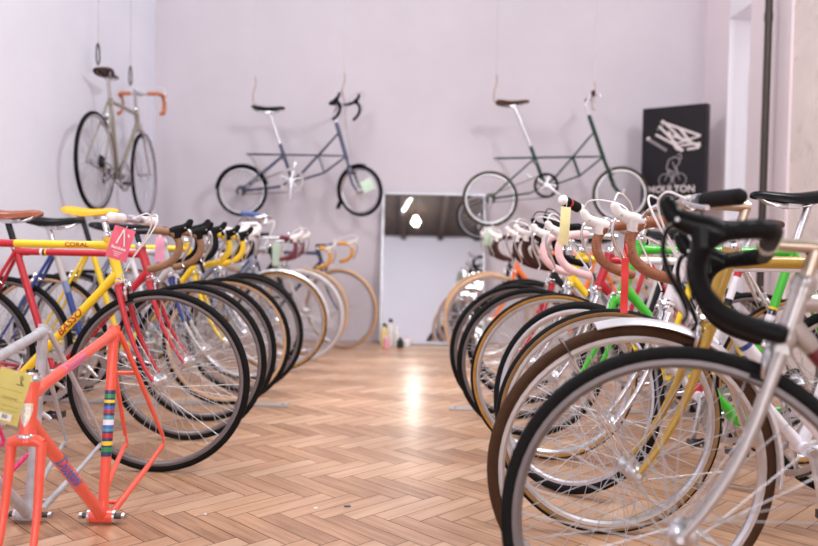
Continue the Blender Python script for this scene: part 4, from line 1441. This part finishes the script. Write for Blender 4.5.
paper_tag('pink card tag with white printed mark hanging from the white handlebar', 125.5, 228, 2.74, 21.5, 33, (232, 106, 128), 17, marks=pink_marks, string=0.008)
paper_tag('yellow handwritten card tag hanging in front of the coral bare frame', 17, 371, 1.71, 32, 54, (214, 200, 116), 16, marks=yellow_marks, yaw=0.1, string=0.03)
paper_tag('small pale pink strip tag hanging behind the tan taped drop bar', 160, 237, 3.55, 9, 25, (244, 168, 196), 0)
paper_tag('pale yellow strip tag hanging from the white straight handlebar', 566, 207, 2.54, 10, 38, (240, 228, 170), 3)
paper_tag('pale green tag hanging from the bar of the orange bicycle', 491, 229, 5.5, 10, 17, (186, 206, 186), 14)
paper_tag('pale green tag hung by the yellow drop bars in the left row', 232, 240, 4.3, 8, 14, (196, 210, 190), 6)
paper_tag('pale green tag hung below the maroon drop bars in the left row', 276, 243, 5.42, 7, 23, (186, 204, 184), 0)
paper_tag('pale green square tag on the front wheel of the navy small wheel bicycle', 365, 180, 6.60, 12, 12, (196, 218, 200), -25)
def ribbon():
    p = at(625.5, 258, 2.10)
    L = 55 * 2.10 / F
    W = 7.5 * 2.10 / F
    t = thing('ribbon', 'red ribbon strap hanging straight down from the brown taped drop bar', 'ribbon', Matrix.Translation(p))
    b = MB()
    rows = [[(x, 0.002 * math.sin(i), -L * i / 10) for x in (-W / 2, W / 2)] for i in range(11)]
    m = mat('red_ribbon', (232, 62, 62), 0.6)
    b.grid(rows, m)
    b.grid([[(x, y + 0.001, z) for x, y, z in r] for r in reversed(rows)], m)
    b.obj('strap', t)
    MB().tube(cr([(0, 0, 0), (0, -0.018, 0.012), (0, 0, 0.036), (0, 0.018, 0.02), (0, 0.004, 0)], 4), 0.002, m, 5).obj('knot_loop', t)
ribbon()

# ------------------------------------------------------------------ black poster board on the back wall
def poster():
    Y0, Y1 = 6.72, 6.40
    a = at(643, 109, Y0); c_ = at(707, 103, Y1)
    bl = at(643, 209, Y0)
    W = math.hypot(c_.x - a.x, Y1 - Y0)
    H = a.z - bl.z + 0.02
    yaw = math.atan2(Y1 - Y0, c_.x - a.x)
    M = Matrix.Translation((a.x, Y0, a.z - H)) @ Matrix.Rotation(yaw, 4, 'Z')
    root = thing('poster_board', 'black poster board with white bicycle drawing in the back corner', 'poster', M)
    bk = mat('poster_black', (34, 30, 35), 0.45, var=0.08, scale=6)
    MB().box((0, 0, 0), (W, 0.09, H), bk).obj('board', root, smooth=False)
    ink = mat('poster_white', (216, 204, 204), 0.6)
    ink2 = mat('poster_grey', (136, 128, 130), 0.6)
    def line(b, pts, r, m):
        b.tube([Vector((x * W, -0.002, z * H)) for x, z in pts], r, m, 6, flat=((0, 1, 0), 0.25))
    b = MB()
    # exploded folding frame drawing
    def bar(x0, z0, x1, z1, r=0.010, m=ink):
        line(b, [(x0, z0), (x1, z1)], r, m)
    bar(.30, .86, .92, .70); bar(.27, .82, .55, .64); bar(.32, .87, .60, .70)
    bar(.55, .64, .92, .70, .008); bar(.60, .78, .80, .62, .012); bar(.42, .76, .55, .60, .012)
    bar(.22, .74, .62, .60, .010); bar(.50, .72, .92, .60, .012); bar(.62, .62, .92, .63, .009); bar(.55, .60, .66, .57, .014); bar(.72, .58, .90, .59, .010)
    bar(.10, .70, .40, .58, .012, ink2); bar(.08, .70, .13, .71, .014); bar(.24, .78, .36, .84, .006, ink2)
    b.obj('frame_drawing', root)
    b = MB()
    # cyclist drawing
    for cx, r_ in ((.39, .10), (.62, .10)):
        line(b, [(cx + r_ * math.cos(2 * PI * k / 24), .295 + r_ * W / H * math.sin(2 * PI * k / 24)) for k in range(25)], 0.004, ink2)
    line(b, [(.39, .295), (.45, .38), (.57, .38), (.62, .295)], 0.004, ink2)
    line(b, [(.45, .38), (.51, .30), (.57, .38)], 0.004, ink2)
    line(b, [(.44, .35), (.41, .42), (.44, .49), (.53, .515), (.60, .50), (.61, .455), (.56, .42), (.58, .37)], 0.006, ink2)
    line(b, [(.44, .40), (.52, .36), (.50, .28)], 0.006, ink2)
    line(b, [(.50, .47), (.54, .41), (.60, .36)], 0.005, ink2)
    line(b, [(.57, .53), (.62, .545), (.64, .50), (.60, .48)], 0.006, ink2)
    b.obj('rider_drawing', root)
    text_flat('MOULTON', Matrix.Translation((W * .49, 0, H * .205)) @ front(-0.003), W * 0.148, ink, root)
    b = MB()
    line(b, [(.18, .135), (.50, .135)], 0.006, ink2); line(b, [(.54, .135), (.80, .135)], 0.006, ink2)
    b.obj('small_print', root)
    MB().tube([(W * 0.5, 0.09, H * 0.8), (W * 0.5, 0.26, H * 0.8)], 0.012, STEEL, 8).obj('wall_bracket', root)
    # legs of the display easel behind
    b = MB()
    for x in (0.08, 0.92):
        b.tube([(W * x, 0.10, H * 0.6), (W * x, 0.07, -(a.z - H))], 0.014, STEEL, 8)
    b.obj('easel_leg', root)
poster()

# ------------------------------------------------------------------ floor strips, small things by the mirror
STRIP = mat('strip_grey', (170, 160, 156), 0.5, 0.3, var=0.12, scale=20)
def strip(label, x0, x1):
    b = MB()
    b.box((x0, 4.09, 0.0), (x1, 4.18, 0.006), STRIP)
    t = thing('floor_strip', label, 'floor strip', Matrix.Identity(4), 'flat metal strips screwed to the parquet')
    b.obj('strip', t, smooth=False)
    b = MB()
    for x in (x0 + 0.03, x1 - 0.03):
        b.lathe([(0.001, 0.0085), (0.006, 0.0075), (0.0075, 0.0055)], STEEL, 10, center=(x, 4.135, 0), axis='z', closed=False)
    b.obj('screw', t)
strip('flat grey metal strip on the parquet under the left row', -1.9, -0.62)
strip('flat grey metal strip on the parquet under the right row', 0.225, 1.9)

def small_bottle(label, px, Y, h, r, body, cap, tilt=0.0):
    p = at(px, 345, Y)
    M = Matrix.Translation((p.x, Y, 0.0)) @ Matrix.Rotation(tilt, 4, 'Y')
    t = thing('bottle', label, 'bottle', M, 'small bottles on the floor against the mirror')
    MB().lathe([(0.001, 0), (r, 0.002), (r, h * .62), (r * .9, h * .72), (r * .42, h * .84), (r * .42, h * .9)], body, 16, axis='z', closed=False).obj('bottle_body', t)
    MB().lathe([(r * .5, h * .88), (r * .5, h * .98), (r * .4, h), (0.001, h)], cap, 12, axis='z', closed=False).obj('cap', t)
DKG = mat('dark_glass', (46, 54, 50), 0.25); YPL = mat('soft_yellow', (228, 206, 140), 0.5); RPK = mat('soft_pink', (226, 156, 172), 0.5)
small_bottle('white bottle with dark cap, tallest by the mirror foot', 390, 6.76, 0.235, 0.030, WHITE, DKG)
small_bottle('yellow bottle with dark cap against the mirror edge', 384, 6.70, 0.20, 0.030, YPL, DKG)
small_bottle('white bottle second tallest by the mirror foot', 397, 6.74, 0.17, 0.028, WHITE, WHITE)
small_bottle('short pink bottle in front of the mirror edge', 386.5, 6.58, 0.11, 0.026, RPK, WHITE)
small_bottle('short dark bottle among the bottles by the mirror', 400, 6.66, 0.085, 0.028, DKG, STEEL)
small_bottle('small white bottle at the end of the bottles by the mirror', 407, 6.74, 0.085, 0.030, WHITE, RPK)

def scrap(label, px, py, L, W, rgb, rot):
    d = CAM_R @ Vector(((px - CX) / F, -(py - 273.0) / F, -1.0))
    p = Vector((0, 0, CAMH)) + d * (CAMH / -d.z)
    t = thing('floor_scrap', label, 'scrap', Matrix.Translation((p.x, p.y, 0.001)) @ Matrix.Rotation(rot, 4, 'Z'))
    b = MB()
    n = 7
    m = mat('scrap_%d' % rgb[0], rgb, 0.7)
    rnd = random.Random(px)
    top = [(L * math.cos(2 * PI * i / n) * (0.7 + 0.5 * rnd.random()), W * math.sin(2 * PI * i / n) * (0.7 + 0.5 * rnd.random()), 0.002 + 0.003 * rnd.random()) for i in range(n)]
    b.grid([[(x, y, 0.0) for x, y, z in top], top], m, closed=True)
    b.quad(top, m)
    b.obj('flake', t)
scrap('small dark blue grey chip lying on the parquet in the aisle', 347, 507, 0.014, 0.004, (92, 100, 118), 0.1)
scrap('tiny white paper flake lying on the parquet in the aisle', 316, 509, 0.008, 0.005, (232, 230, 224), 0.4)
scrap('tiny pale flake on the parquet near the coral bare frame', 205, 515, 0.008, 0.005, (216, 212, 208), 0.9)

# ------------------------------------------------------------------ light
world = bpy.data.worlds.new('soft_daylight')
scene.world = world
world.use_nodes = True
bg = world.node_tree.nodes['Background']
bg.inputs['Color'].default_value = (0.93, 0.95, 1.0, 1)
bg.inputs['Strength'].default_value = 0.8

def area(name, loc, target, size, power, col=(1, 1, 1), sy=None):
    l = bpy.data.lights.new(name, 'AREA')
    l.energy = power
    l.color = col
    l.shape = 'RECTANGLE'
    l.size = size
    l.size_y = sy or size
    o = bpy.data.objects.new(name, l)
    COL.objects.link(o)
    o.location = loc
    o.rotation_euler = (Vector(target) - Vector(loc)).to_track_quat('-Z', 'Y').to_euler()
    o.visible_camera = True
    return o
area('window_light', (2.3, 1.6, 3.6), (-2.3, 4.6, 1.3), 0.8, 112, (0.96, 0.97, 1.0), 0.8)
area('front_fill_a', (-1.65, -3.6, 1.9), (0.0, 3.0, 0.6), 1.1, 60, (0.97, 0.98, 1.0), 2.4)  # this and the next are added fill panels; the front wall is solid
area('front_fill_b', (1.75, -3.6, 1.9), (0.0, 3.0, 0.6), 1.1, 60, (0.97, 0.98, 1.0), 2.4)
area('rear_wash', (0.0, -0.45, 3.6), (0.0, -4.0, 1.6), 2.4, 58, (0.90, 0.95, 1.0), 0.3)
area('doorway_fill', (XR + 0.40, (DY0 + DY1) / 2 - 0.1, 1.6), (XR, DY1, 1.6), 0.2, 3.5, (0.96, 0.97, 1.0), 2.2)  # added fill inside the recess to brighten the white reveal
area('left_fill', (-1.9, 2.2, 3.7), (2.6, 5.2, 1.4), 1.4, 98, (1.0, 0.98, 0.98), 1.0)
al = area('aisle_fill', (0.0, 5.0, 3.9), (-0.05, 4.9, 0.0), 1.2, 30, (1.0, 0.96, 0.93), 2.4)  # added fill from above to lighten the far floor
al.data.spread = math.radians(75)

sp = bpy.data.lights.new('streak_spot', 'SPOT')  # added spot before the mirror, makes the bright streak on the floor
sp.energy = 5
sp.spot_size = math.radians(70)
sp.spot_blend = 0.8
sp.shadow_soft_size = 0.06
sp.color = (1.0, 0.93, 0.85)
so = bpy.data.objects.new('streak_spot', sp)
COL.objects.link(so)
so.location = (0.06, 6.70, 0.50)
so.rotation_euler = (Vector((0.02, 4.6, 0.0)) - so.location).to_track_quat('-Z', 'Y').to_euler()

# ------------------------------------------------------------------ camera
cam = bpy.data.cameras.new('camera')
cam.sensor_width = 36.0
cam.lens = F / 818.0 * 36.0
cam.clip_start = 0.05
cam.dof.use_dof = True
cam.dof.focus_distance = 2.35
cam.dof.aperture_fstop = 2.2
co = bpy.data.objects.new('camera', cam)
COL.objects.link(co)
co.location = (0, 0, CAMH)
co.rotation_euler = CAM_R.to_euler()
scene.camera = co

scene.view_settings.view_transform = 'Standard'
scene.view_settings.look = 'None'
scene.view_settings.exposure = -0.13
